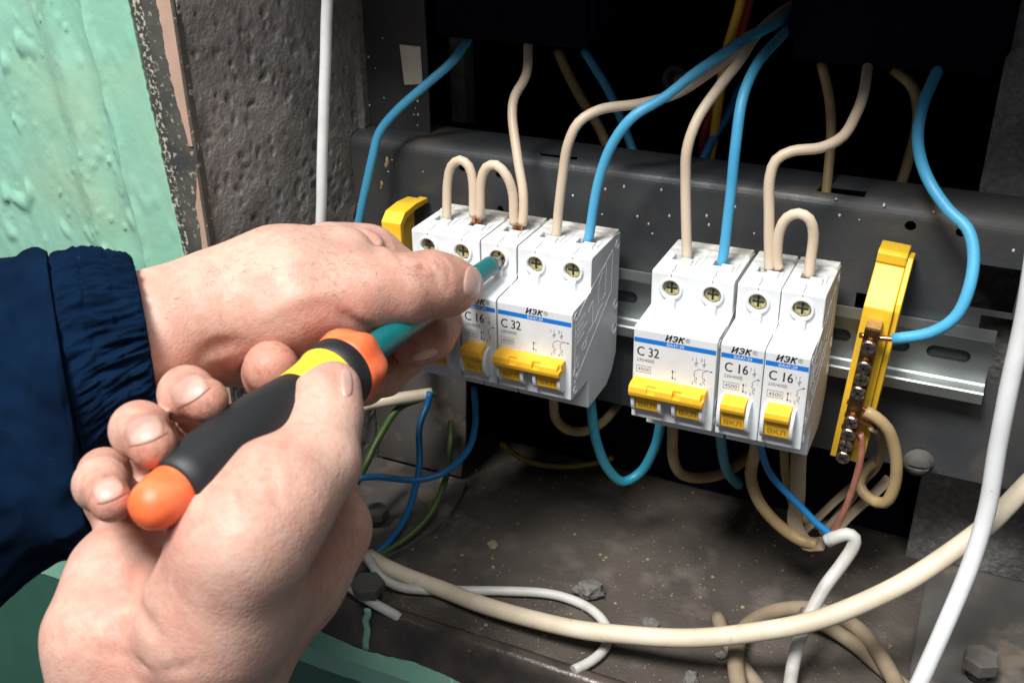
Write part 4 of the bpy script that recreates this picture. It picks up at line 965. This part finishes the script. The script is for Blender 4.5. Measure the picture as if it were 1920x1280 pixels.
# ================================================================== hands: one implicit surface per hand
def J(u, v, d, rpx): return (P(u, v, d=d), rpx*d/FPX)
class Field:
    def __init__(s): s.groups = []; s.creases = []; s.bumps = []; s.kpalm = 9.0; s.flush = []
    def group(s, chain, k=3.0, kp=None):
        s.groups.append((chain, k, kp)); return s
    @staticmethod
    def smin(a, b, k):
        h = np.clip(.5+.5*(b-a)/k, 0, 1); return b+(a-b)*h-k*h*(1-h)
    def base(s, X):
        out = None
        for gi, (segs, k, kp) in enumerate(s.groups):
            g = None
            for (pa, ra), (pb, rb) in segs:
                ab = pb-pa; L = ab@ab+1e-9
                t = np.clip(((X-pa)@ab)/L, 0, 1)
                d = np.sqrt((((X-pa)-t[..., None]*ab)**2).sum(-1))-(ra+(rb-ra)*t)
                g = d if g is None else s.smin(g, d, k)
            if gi == 0: palm = g; out = g
            else:
                m_ = s.smin(palm, g, kp if kp else s.kpalm)
                out = s.smin(out, m_, 1.2) if gi > 1 else m_
        return out
    def __call__(s, X):
        f = s.base(X)
        for pts, wd, dep in s.creases:
            for a, b in zip(pts[:-1], pts[1:]):
                ab = b-a; L = ab@ab+1e-9
                lo = np.minimum(a, b)-wd*3; hi = np.maximum(a, b)+wd*3
                msk = np.all((X > lo) & (X < hi), axis=-1)
                if not msk.any(): continue
                Y = X[msk]; t = np.clip(((Y-a)@ab)/L, 0, 1)
                d2 = (((Y-a)-t[:, None]*ab)**2).sum(-1)
                f[msk] = f[msk]+dep*np.exp(-d2/wd**2)*.62
        for c, r, h in s.bumps:
            msk = np.all(np.abs(X-c) < 3*r, axis=-1)
            if msk.any(): f[msk] = f[msk]-h*np.exp(-((X[msk]-c)**2).sum(-1)/r**2)
        return f
    def hit(s, u, v, d0=200., full=False):
        d = d0; ray = FW+R2*(u-960)/FPX-U2*(v-640)/FPX; L = np.linalg.norm(ray)
        for _ in range(90):
            q = CAM+ray*d; e = float((s if full else s.base)(q[None])[0])
            d += e/L*.8
            if abs(e) < .02: break
            if d > 900: return None
        return CAM+ray*d
    def hits(s, U, Vv, d0=220.):
        U = np.asarray(U, float); Vv = np.asarray(Vv, float)
        ray = FW+R2*((U-960)/FPX)[:, None]-U2*((Vv-640)/FPX)[:, None]; Ln = np.linalg.norm(ray, axis=1); d = np.full(len(U), d0)
        for _ in range(60):
            e = s(CAM+ray*d[:, None]); d = np.minimum(d+e/Ln*.85, 900)
            if np.abs(e[d < 899]).max(initial=0) < .02: break
        return CAM+ray*d[:, None], d < 899
    def normals(s, X, e=.4):
        g = np.stack([s(X+dv)-s(X-dv) for dv in np.eye(3)*e], -1); return g/np.linalg.norm(g, axis=1)[:, None]
    def crease(s, px, wd=.7, dep=.6):
        pts = [s.hit(u, v) for u, v in px]; pts = [p for p in pts if p is not None]
        if len(pts) > 1: s.creases.append((catmull(pts, 2.0) if len(pts) > 2 else pts, wd, dep))
    def bump(s, u, v, rpx, h):
        p = s.hit(u, v)
        if p is not None: s.bumps.append((p, rpx*((p-CAM)@FW)/FPX, h))
    def normal(s, p, e=.4):
        g = np.array([float(s((p+dv)[None])[0]-s((p-dv)[None])[0]) for dv in np.eye(3)*e]); return g/np.linalg.norm(g)
    def mesh(s, lo, hi, h):
        n = np.ceil((hi-lo)/h).astype(int)+1
        gx, gy, gz = [lo[i]+np.arange(n[i])*h for i in range(3)]
        f = np.empty(n, np.float32)
        for i0 in range(0, n[0], 16):
            X = np.stack(np.meshgrid(gx[i0:i0+16], gy, gz, indexing='ij'), -1)
            f[i0:i0+16] = s(X.reshape(-1, 3)).reshape(X.shape[:3])
        # surface nets
        c = [n[i]-1 for i in range(3)]
        acc = np.zeros((*c, 3), np.float32); cnt = np.zeros(c, np.float32)
        def corner(dx, dy, dz): return f[dx:dx+c[0], dy:dy+c[1], dz:dz+c[2]]
        for ax in range(3):
            o = [i for i in range(3) if i != ax]
            for p in (0, 1):
                for q in (0, 1):
                    a = [0, 0, 0]; a[o[0]] = p; a[o[1]] = q; b = list(a); b[ax] = 1
                    fa, fb = corner(*a), corner(*b); m_ = (fa < 0) != (fb < 0)
                    t = np.where(m_, fa/(fa-fb+1e-12), 0)
                    pos = np.zeros((*c, 3), np.float32)
                    pos[..., ax] = t; pos[..., o[0]] = p; pos[..., o[1]] = q
                    acc += pos*m_[..., None]; cnt += m_
        act = cnt > 0
        idx = np.full(c, -1, np.int64); idx[act] = np.arange(act.sum())
        ijk = np.argwhere(act)
        V = lo+(ijk+acc[act]/cnt[act][:, None])*h
        quads = []
        for ax in range(3):
            o = [(ax+1) % 3, (ax+2) % 3]
            sl0 = [slice(None)]*3; sl1 = [slice(None)]*3; sl0[ax] = slice(0, -1); sl1[ax] = slice(1, None)
            fa = f[tuple(sl0)] < 0; fb = f[tuple(sl1)] < 0
            for sgn in (0, 1):
                e = np.argwhere((fa & ~fb) if sgn == 0 else (~fa & fb))
                ok = np.all([(e[:, i] > 0) & (e[:, i] < n[i]-1) for i in o], axis=0); e = e[ok]
                def cell(d0, d1):
                    q = e.copy(); q[:, o[0]] += d0; q[:, o[1]] += d1
                    return idx[q[:, 0], q[:, 1], q[:, 2]]
                Q = np.stack([cell(-1, -1), cell(0, -1), cell(0, 0), cell(-1, 0)], -1)
                if sgn: Q = Q[:, ::-1]
                quads.append(Q)
        Q = np.concatenate(quads); Q = Q[(Q >= 0).all(1)]
        return V, Q
def build_hand(name, F_, clip, parent, org, h=1.2, keep=None):
    pts = np.concatenate([np.array([a[0]-a[1], a[0]+a[1], b[0]-b[1], b[0]+b[1]]) for g in F_.groups for a, b in g[0]])
    lo = pts.min(0)-4; hi = pts.max(0)+4
    V, Q = F_.mesh(lo, hi, h)
    # two light smoothing passes
    for _ in range(2):
        s_ = np.zeros_like(V); n_ = np.zeros(len(V))
        for i in range(4):
            np.add.at(s_, Q[:, i], V[Q[:, (i+1) % 4]]); np.add.at(n_, Q[:, i], 1)
        V = V*.5+.5*s_/np.maximum(n_, 1)[:, None]
    me = bpy.data.meshes.new(name)
    me.vertices.add(len(V)); me.vertices.foreach_set('co', (V*S).astype(np.float32).ravel())
    me.loops.add(Q.size); me.loops.foreach_set('vertex_index', Q.astype(np.int32).ravel())
    me.polygons.add(len(Q)); me.polygons.foreach_set('loop_start', np.arange(0, Q.size, 4, dtype=np.int32))
    me.update(calc_edges=True); me.validate()
    me.polygons.foreach_set('use_smooth', [True]*len(me.polygons))
    ca = me.color_attributes.new('flush', 'FLOAT_COLOR', 'POINT')
    fl_ = np.zeros(len(V))
    for c, r, a in F_.flush: fl_ = np.maximum(fl_, a*np.exp(-((V-c)**2).sum(1)/(1.35*r)**2))
    col = np.stack([fl_, fl_, fl_, np.ones_like(fl_)], -1).astype(np.float32)
    ca.data.foreach_set('color', col.ravel())
    o = link(name, me, 'skin', parent); o.location = -Vector([float(c) for c in org])*S
    return o
def nail(F_, c, su, sv, ang, parent, lift=.35, material='nail', name='fingernail', edge=True):
    """nail plate laid on the finger: ellipse-like patch in photo pixels, projected on the finger itself"""
    Fc = []; nr, na = 7, 28; ca, sa = math.cos(ang), math.sin(ang)
    uu, vv_, lf = [], [], []
    for i in range(nr+1):
        r = i/nr
        for k in range(na):
            t = 2*math.pi*k/na; cx, sy = math.cos(t), math.sin(t)
            e = 2.8; q = (abs(cx)**e+abs(sy)**e)**(-1/e)
            x, y = su*r*cx*q, sv*r*sy*q
            uu.append(c[0]+x*ca-y*sa); vv_.append(c[1]+x*sa+y*ca); lf.append(lift*(1-r**4)+.12 if r < .99 else -.25)
    X, ok = F_.hits(uu, vv_)
    for i in range(len(X)):
        if not ok[i]: X[i] = X[i-na]
    V = X+F_.normals(X)*np.array(lf)[:, None]
    for i in range(nr):
        for k in range(na):
            j = (k+1) % na; Fc.append((i*na+k, i*na+j, (i+1)*na+j, (i+1)*na+k))
    me = mesh_from(V, Fc, True)
    o = link(name, me, material, parent)
    if edge:
        # dirty free edge: thin dark line along the finger-tip side
        tt = np.linspace(-.95, .95, 15); x, y = su*tt, sv*(.88-.25*tt*tt)
        X, ok = F_.hits(c[0]+x*ca-y*sa, c[1]+x*sa+y*ca); X = X[ok]
        pts = list(X+F_.normals(X)*.18)
        if len(pts) > 3: link('nail_edge', tube_mesh(pts, .12, 6, 1.0), 'nail_dirt', o)
    return o

person = empty('person', P(300, 900, d=360), 'pair of bare hands working a screwdriver, one forearm in a navy elasticated sleeve', 'person')
pOrg = P(300, 900, d=360)
# ---- far hand: pinches the shaft between thumb and index, comes in from the sleeve
L = Field()
wr0, wr1, wr2 = J(170, 665, 388, 112), J(300, 622, 396, 107), J(420, 582, 408, 106)
pm1, pm2 = J(530, 545, 414, 112), J(625, 520, 424, 94)
L.group([(wr0, wr1), (wr1, wr2), (wr2, pm1), (pm1, pm2),
         (J(430, 600, 425, 95), J(560, 600, 440, 100)),
         (J(560, 540, 440, 105), J(650, 520, 452, 92)),
         (J(395, 655, 418, 62), J(520, 660, 430, 66)),
         (J(520, 600, 420, 92), J(620, 590, 425, 82))], 9.0)
L.kpalm = 8
thumb = [(J(560, 565, 400, 96), J(665, 552, 404, 80)), (J(665, 552, 404, 80), J(745, 545, 409, 66)), (J(745, 545, 409, 66), J(806, 533, 418, 60)),
         (J(806, 533, 418, 60), J(838, 536, 426, 54)), (J(838, 536, 426, 54), J(866, 535, 435, 41))]
L.group(thumb, 5.0, 12)
idx_ = [(J(625, 500, 445, 82), J(690, 488, 457, 64)), (J(690, 488, 457, 64), J(790, 550, 468, 52)), (J(790, 550, 468, 52), J(818, 606, 462, 46)), (J(818, 606, 462, 46), J(806, 630, 452, 46)), (J(806, 630, 452, 46), J(775, 650, 446, 40))]
L.group(idx_, 3.0, 7)
mid_ = [(J(600, 560, 458, 80), J(690, 600, 474, 60)), (J(690, 600, 474, 60), J(755, 660, 474, 46)), (J(755, 660, 474, 46), J(720, 700, 456, 42)), (J(720, 700, 456, 42), J(680, 716, 446, 38))]
L.group(mid_, 3.0, 7)
rin_ = [(J(580, 600, 455, 76), J(650, 660, 470, 56)), (J(650, 660, 470, 56), J(680, 715, 468, 44)), (J(680, 715, 468, 44), J(640, 730, 452, 38))]
L.group(rin_, 3.0, 7)
# tendon of the index finger, thumb web fold, knuckle creases
L.crease([(690, 436), (708, 452), (722, 474), (734, 490)], 2.2, -1.6); L.crease([(470, 520), (540, 492), (610, 470)], 2.6, -.7); L.crease([(500, 590), (560, 560), (640, 545)], 3.0, -.6); L.bump(672, 440, 26, 1.6); L.bump(640, 436, 24, 1.2); L.bump(700, 455, 22, 1.0)
L.bump(560, 470, 60, 1.6); L.bump(812, 495, 26, 1.0); L.bump(716, 520, 40, 1.2)
for px in ([(700, 438), (714, 456), (722, 476)], [(800, 482), (806, 500), (818, 522), (822, 534)], [(828, 484), (838, 500), (843, 522), (841, 542)],
           [(790, 490), (793, 506)], [(815, 484), (822, 498), (829, 512)]):
    L.crease(px, .8, 1.0)
L.crease([(640, 590), (665, 606), (690, 617), (706, 626)], 1.8, 2.0); L.crease([(622, 570), (640, 592), (655, 612)], 1.2, .7)
L.crease([(650, 600), (668, 628), (672, 650)], 1.0, .7)
L.crease([(380, 668), (405, 652), (440, 648)], 3.0, 1.4); L.crease([(420, 700), (436, 708), (446, 722)], 1.0, .8); L.crease([(400, 690), (430, 696)], 1.0, .7)
for j, r, a in ((thumb[3][0], 15, .75), (thumb[4][1], 11, .3), (idx_[4][1], 14, 1.0), (idx_[3][0], 12, .6), (mid_[3][1], 16, .9), (rin_[2][1], 15, 1.0)): L.flush.append((j[0], r, a))
for u, v, r, a in ((690, 620, 14, .7), (420, 690, 16, .6), (640, 505, 12, .4), (720, 500, 12, .25)):
    q = L.hit(u, v)
    if q is not None: L.flush.append((q, r, a))
lh = build_hand('hand', L, None, person, pOrg); lh['label'] = 'far hand pinching the teal shaft, arm in navy sleeve'
nail(L, (886, 527), 17, 34, .10, lh, .4, edge=False)
nail(L, (797, 665), 25, 9, -.28, lh, .3)
# ---- near hand: palm up, fingers wrapped round the grip, thumb along it
R = Field()
R.group([(J(205, 1330, 345, 104), J(195, 1190, 340, 96)), (J(400, 1330, 340, 118), J(400, 1190, 335, 124)), (J(300, 1330, 345, 118), J(300, 1180, 345, 112)),
         (J(195, 1190, 340, 96), J(226, 1080, 352, 80)), (J(222, 1080, 352, 82), J(262, 1000, 372, 62)),
         (J(300, 1180, 345, 112), J(420, 960, 385, 78)), (J(400, 1190, 345, 118), J(560, 960, 392, 78)),
         (J(430, 1130, 330, 128), J(610, 1000, 375, 72)), (J(420, 1250, 350, 105), J(545, 1085, 362, 88)), (J(545, 1085, 362, 88), J(618, 985, 380, 68)), (J(262, 1000, 376, 60), J(330, 895, 394, 56))], 9.0)
R.kpalm = 10
then = [(J(395, 1170, 322, 120), J(455, 1010, 312, 128)), (J(455, 1010, 312, 128), J(520, 930, 318, 108)), (J(520, 930, 318, 108), J(590, 868, 330, 80)),
        (J(590, 868, 330, 80), J(610, 790, 342, 62)), (J(610, 790, 342, 62), J(612, 752, 348, 61)), (J(612, 752, 348, 61), J(628, 722, 352, 44))]
R.group(then, 6.0, 14)
pk = [(J(262, 1000, 375, 60), J(205, 930, 368, 46)), (J(205, 930, 368, 46), J(196, 888, 344, 42)), (J(196, 888, 344, 42), J(190, 908, 318, 44)), (J(190, 908, 318, 44), J(209, 940, 300, 40))]
R.group(pk, 6, 5)
rg = [(J(400, 930, 398, 64), J(300, 850, 388, 52)), (J(300, 850, 388, 52), J(276, 812, 360, 45)), (J(276, 812, 360, 45), J(262, 806, 332, 48)), (J(262, 806, 332, 48), J(287, 835, 306, 45))]
R.group(rg, 6, 5)
md = [(J(500, 910, 402, 64), J(390, 800, 402, 50)), (J(390, 800, 402, 50), J(362, 748, 376, 42)), (J(362, 748, 376, 42), J(350, 738, 346, 46)), (J(350, 738, 346, 46), J(386, 750, 326, 43))]
R.group(md, 6, 5)
ix = [(J(610, 960, 392, 70), J(590, 790, 412, 52)), (J(590, 790, 412, 52), J(512, 700, 402, 50)), (J(512, 700, 402, 50), J(508, 690, 386, 52))]
R.group(ix, 7, 5)
R.bump(600, 705, 26, .6); R.bump(470, 1000, 70, 1.6)
R.crease([(505, 862), (515, 900), (522, 950)], 1.2, .55); R.crease([(520, 850), (548, 880), (560, 910)], 1.0, .35)
R.crease([(530, 835), (546, 826), (556, 818)], 1.4, .9); R.crease([(560, 700), (552, 730), (553, 756)], 1.2, .5)
R.crease([(262, 1062), (252, 1100), (262, 1150), (290, 1180)], 2.4, 1.2); R.crease([(180, 1040), (230, 1028), (262, 1018)], 1.6, .8)
R.crease([(668, 950), (664, 985), (668, 1020)], 1.6, 1.4)
R.crease([(190, 1220), (260, 1245), (350, 1250)], 2.0, .7)
R.crease([(620, 690), (632, 702), (634, 730), (640, 752)], 1.0, .6)
for px in ([(232, 792), (250, 776), (286, 772), (306, 780)], [(312, 722), (330, 700), (370, 698), (394, 708)], [(165, 905), (178, 888), (210, 884), (234, 892)]):
    R.crease(px, .9, .45)
for j, r, a in ((pk[3][1], 12, 1.0), (rg[3][1], 13, 1.0), (md[3][1], 13, 1.0), (ix[2][1], 14, .9), (then[5][1], 10, .35), (pk[1][1], 12, .5)): R.flush.append((j[0], r, a))
for u, v, r, a in ((470, 880, 16, .45), (620, 1040, 20, .5), (300, 1150, 20, .3), (150, 1180, 18, .25)):
    q = R.hit(u, v)
    if q is not None: R.flush.append((q, r, a))
NR = [((203, 917), 32, 23, -.42), ((271, 806), 39, 26, -.35), ((354, 731), 38, 24, -.55)]
for (cu, cv), su, sv, an in NR:
    px = []
    for t in np.linspace(math.pi*.92, math.pi*2.08, 15):
        x, y = su*1.04*np.sign(math.cos(t))*abs(math.cos(t))**.7, sv*1.05*np.sign(math.sin(t))*abs(math.sin(t))**.7
        px.append((cu+x*math.cos(an)-y*math.sin(an), cv+x*math.sin(an)+y*math.cos(an)))
    R.crease(px, .75, .75)
rh = build_hand('hand', R, None, person, pOrg); rh['label'] = 'near hand palm up, fingers curled round the black grip'
for c_, su, sv, an in NR: nail(R, c_, su, sv, an, rh, .22)
nail(R, (650, 717), 11, 28, -.08, rh, .3, edge=False)

# ---- hairs on the far wrist and thumb
hr = random.Random(5); bm = bmesh.new()
hu, hv = [], []
for (cu, cv, su, sv, n_) in ((640, 500, 45, 28, 30), (560, 445, 60, 20, 18), (775, 505, 30, 16, 22), (430, 505, 90, 30, 26), (610, 535, 40, 30, 12), (320, 560, 30, 40, 10)):
    for _ in range(n_):
        u, v = cu+hr.gauss(0, .6)*su, cv+hr.gauss(0, .6)*sv; a = hr.gauss(.25, .4); l = hr.uniform(8, 20); bend = hr.uniform(-5, 5)
        for k in range(5):
            t = k/4; hu.append(u+l*t*math.cos(a)-bend*4*t*(1-t)*math.sin(a)); hv.append(v+l*t*math.sin(a)+bend*4*t*(1-t)*math.cos(a))
HX, ok = L.hits(hu, hv); HN = L.normals(HX)
for h_ in range(0, len(HX), 5):
    if not ok[h_:h_+5].all(): continue
    pts = [HX[h_+k]+HN[h_+k]*(.05+.5*(k/4)*(1-k/4)*2) for k in range(5)]
    c = np.array(catmull(pts, 1.2)); T = np.gradient(c, axis=0)
    prev = None
    for k in range(len(c)):
        ax, a, b = frame_of(T[k]); r = .04*(1-.7*k/len(c))
        ring = [bm.verts.new(tuple(c[k]+(a*math.cos(t)+b*math.sin(t))*r)) for t in (0, 2.1, 4.2)]
        if prev:
            for i in range(3): bm.faces.new((prev[i], prev[(i+1) % 3], ring[(i+1) % 3], ring[i]))
        prev = ring
o = link('arm_hair', bm_mesh(bm, recalc=False), 'hair', lh); o['kind'] = 'stuff'

# ---- sleeve with gathered elastic cuff
st = [(0.0, (270, 632), 390, 150), (.25, (238, 642), 389, 160), (.6, (182, 662), 388, 182), (1.0, (126, 690), 386, 212), (1.08, (132, 726), 386, 252), (1.2, (124, 748), 386, 274), (1.35, (94, 760), 386, 286), (1.8, (24, 776), 386, 302), (2.3, (-90, 840), 390, 325), (2.6, (-400, 980), 402, 320), (3.0, (-1000, 1220), 425, 330)]
ctr = [P(*c, d=d) for _, c, d, r in st]; rad = [r*d/FPX for _, c, d, r in st]; ss = [s for s, *_ in st]
NA, NS = 420, 190
V = []; Fc = []
ua = R2*.17-U2*.985; ub = P(200, 650, d=390)-CAM; ub /= np.linalg.norm(ub); ax = -R2*.985-U2*.17
FLT = lambda q: np.interp(q, [0, .6, 1.2, 3], [.92, .8, .68, .62])
svals = np.concatenate([np.linspace(0, 2.3, NS-20), np.linspace(2.3, 3.0, 21)[1:]])
for s_ in svals:
    c = np.array([np.interp(s_, ss, [q[i] for q in ctr]) for i in range(3)]); r0 = np.interp(s_, ss, rad)
    cuff = max(0, 1-max(0, s_-.95)/.12) if s_ > .95 else 1.0
    gat = cuff*(.55+.45*math.sin(min(1, s_/.95)*math.pi))
    for k in range(NA):
        th = 2*math.pi*k/NA; cx, sy = math.cos(th), math.sin(th)
        g1 = noise.noise(Vector((cx*9.5, sy*9.5, s_*1.7))); g2 = noise.noise(Vector((cx*21+3, sy*21, s_*2.6)))
        rid = (1-abs(g1)*2.2)*1.5+(1-abs(g2)*2.0)*.75
        d = gat*rid*2.1
        # smocking rows across the cuff
        d -= cuff*.55*max(0, math.cos(s_*2*math.pi*3.2+g1*1.5))**6
        # frilled free edge
        if s_ < .16: d += (0.16-s_)/.16*(2.6*noise.noise(Vector((cx*5, sy*5, 4.)))-.4)
        # loose cloth: broad folds and a puff just above the cuff
        loose = 1-cuff
        d += loose*(4.2*noise.noise(Vector((cx*1.6, sy*1.6, s_*1.1)))+(4.5*(.5-abs(noise.noise(Vector((cx*2.6+s_*.8, sy*2.6, s_*1.5)))))-1.6)+1.6*noise.noise(Vector((cx*7+s_, sy*7, s_*3.2))))
        if 1.0 < s_ < 1.5: d += 2.6*math.sin((s_-1.0)/.5*math.pi)*(.6+.8*noise.noise(Vector((cx*3, sy*3, 8.))))
        if abs(s_-1.02) < .06: d -= 2.2*(1-abs(s_-1.02)/.06)
        V.append(c+(ua*cx+ub*sy*FLT(s_))*(r0+d))
for i in range(NS-1):
    for k in range(NA):
        j = (k+1) % NA; Fc.append((i*NA+k, i*NA+j, (i+1)*NA+j, (i+1)*NA+k))
# turned-in hem
base = len(V)
for dep, sh_ in ((-.6, .9), (6, 1.6), (12, 2.4)):
    for k in range(NA):
        p = V[k]; V.append(p+ax*dep*1.0-(p-ctr[0])/np.linalg.norm(p-ctr[0])*sh_)
for i, (a0, b0) in enumerate(((0, base), (base, base+NA), (base+NA, base+2*NA))):
    for k in range(NA):
        j = (k+1) % NA; Fc.append((a0+j, a0+k, b0+k, b0+j))
ncut = int(np.searchsorted(svals, 1.02))
ncf = (ncut)*NA
me = mesh_from(V, [f for f in Fc[:(NS-1)*NA] if f[0] >= ncf-NA], True)
sv_ = link('sleeve', me, 'navy_cotton', person); sv_.location = -Vector([float(c) for c in pOrg])*S
me = mesh_from(V, [f for f in Fc if f[0] < ncf-NA or f[0] >= base or (f in ())], True)
cf = link('cuff', me, 'navy_cotton', sv_)
for o_ in (sv_, cf):
    bm = bmesh.new(); bm.from_mesh(o_.data); bmesh.ops.delete(bm, geom=[v for v in bm.verts if not v.link_faces], context='VERTS'); bm.to_mesh(o_.data); bm.free()
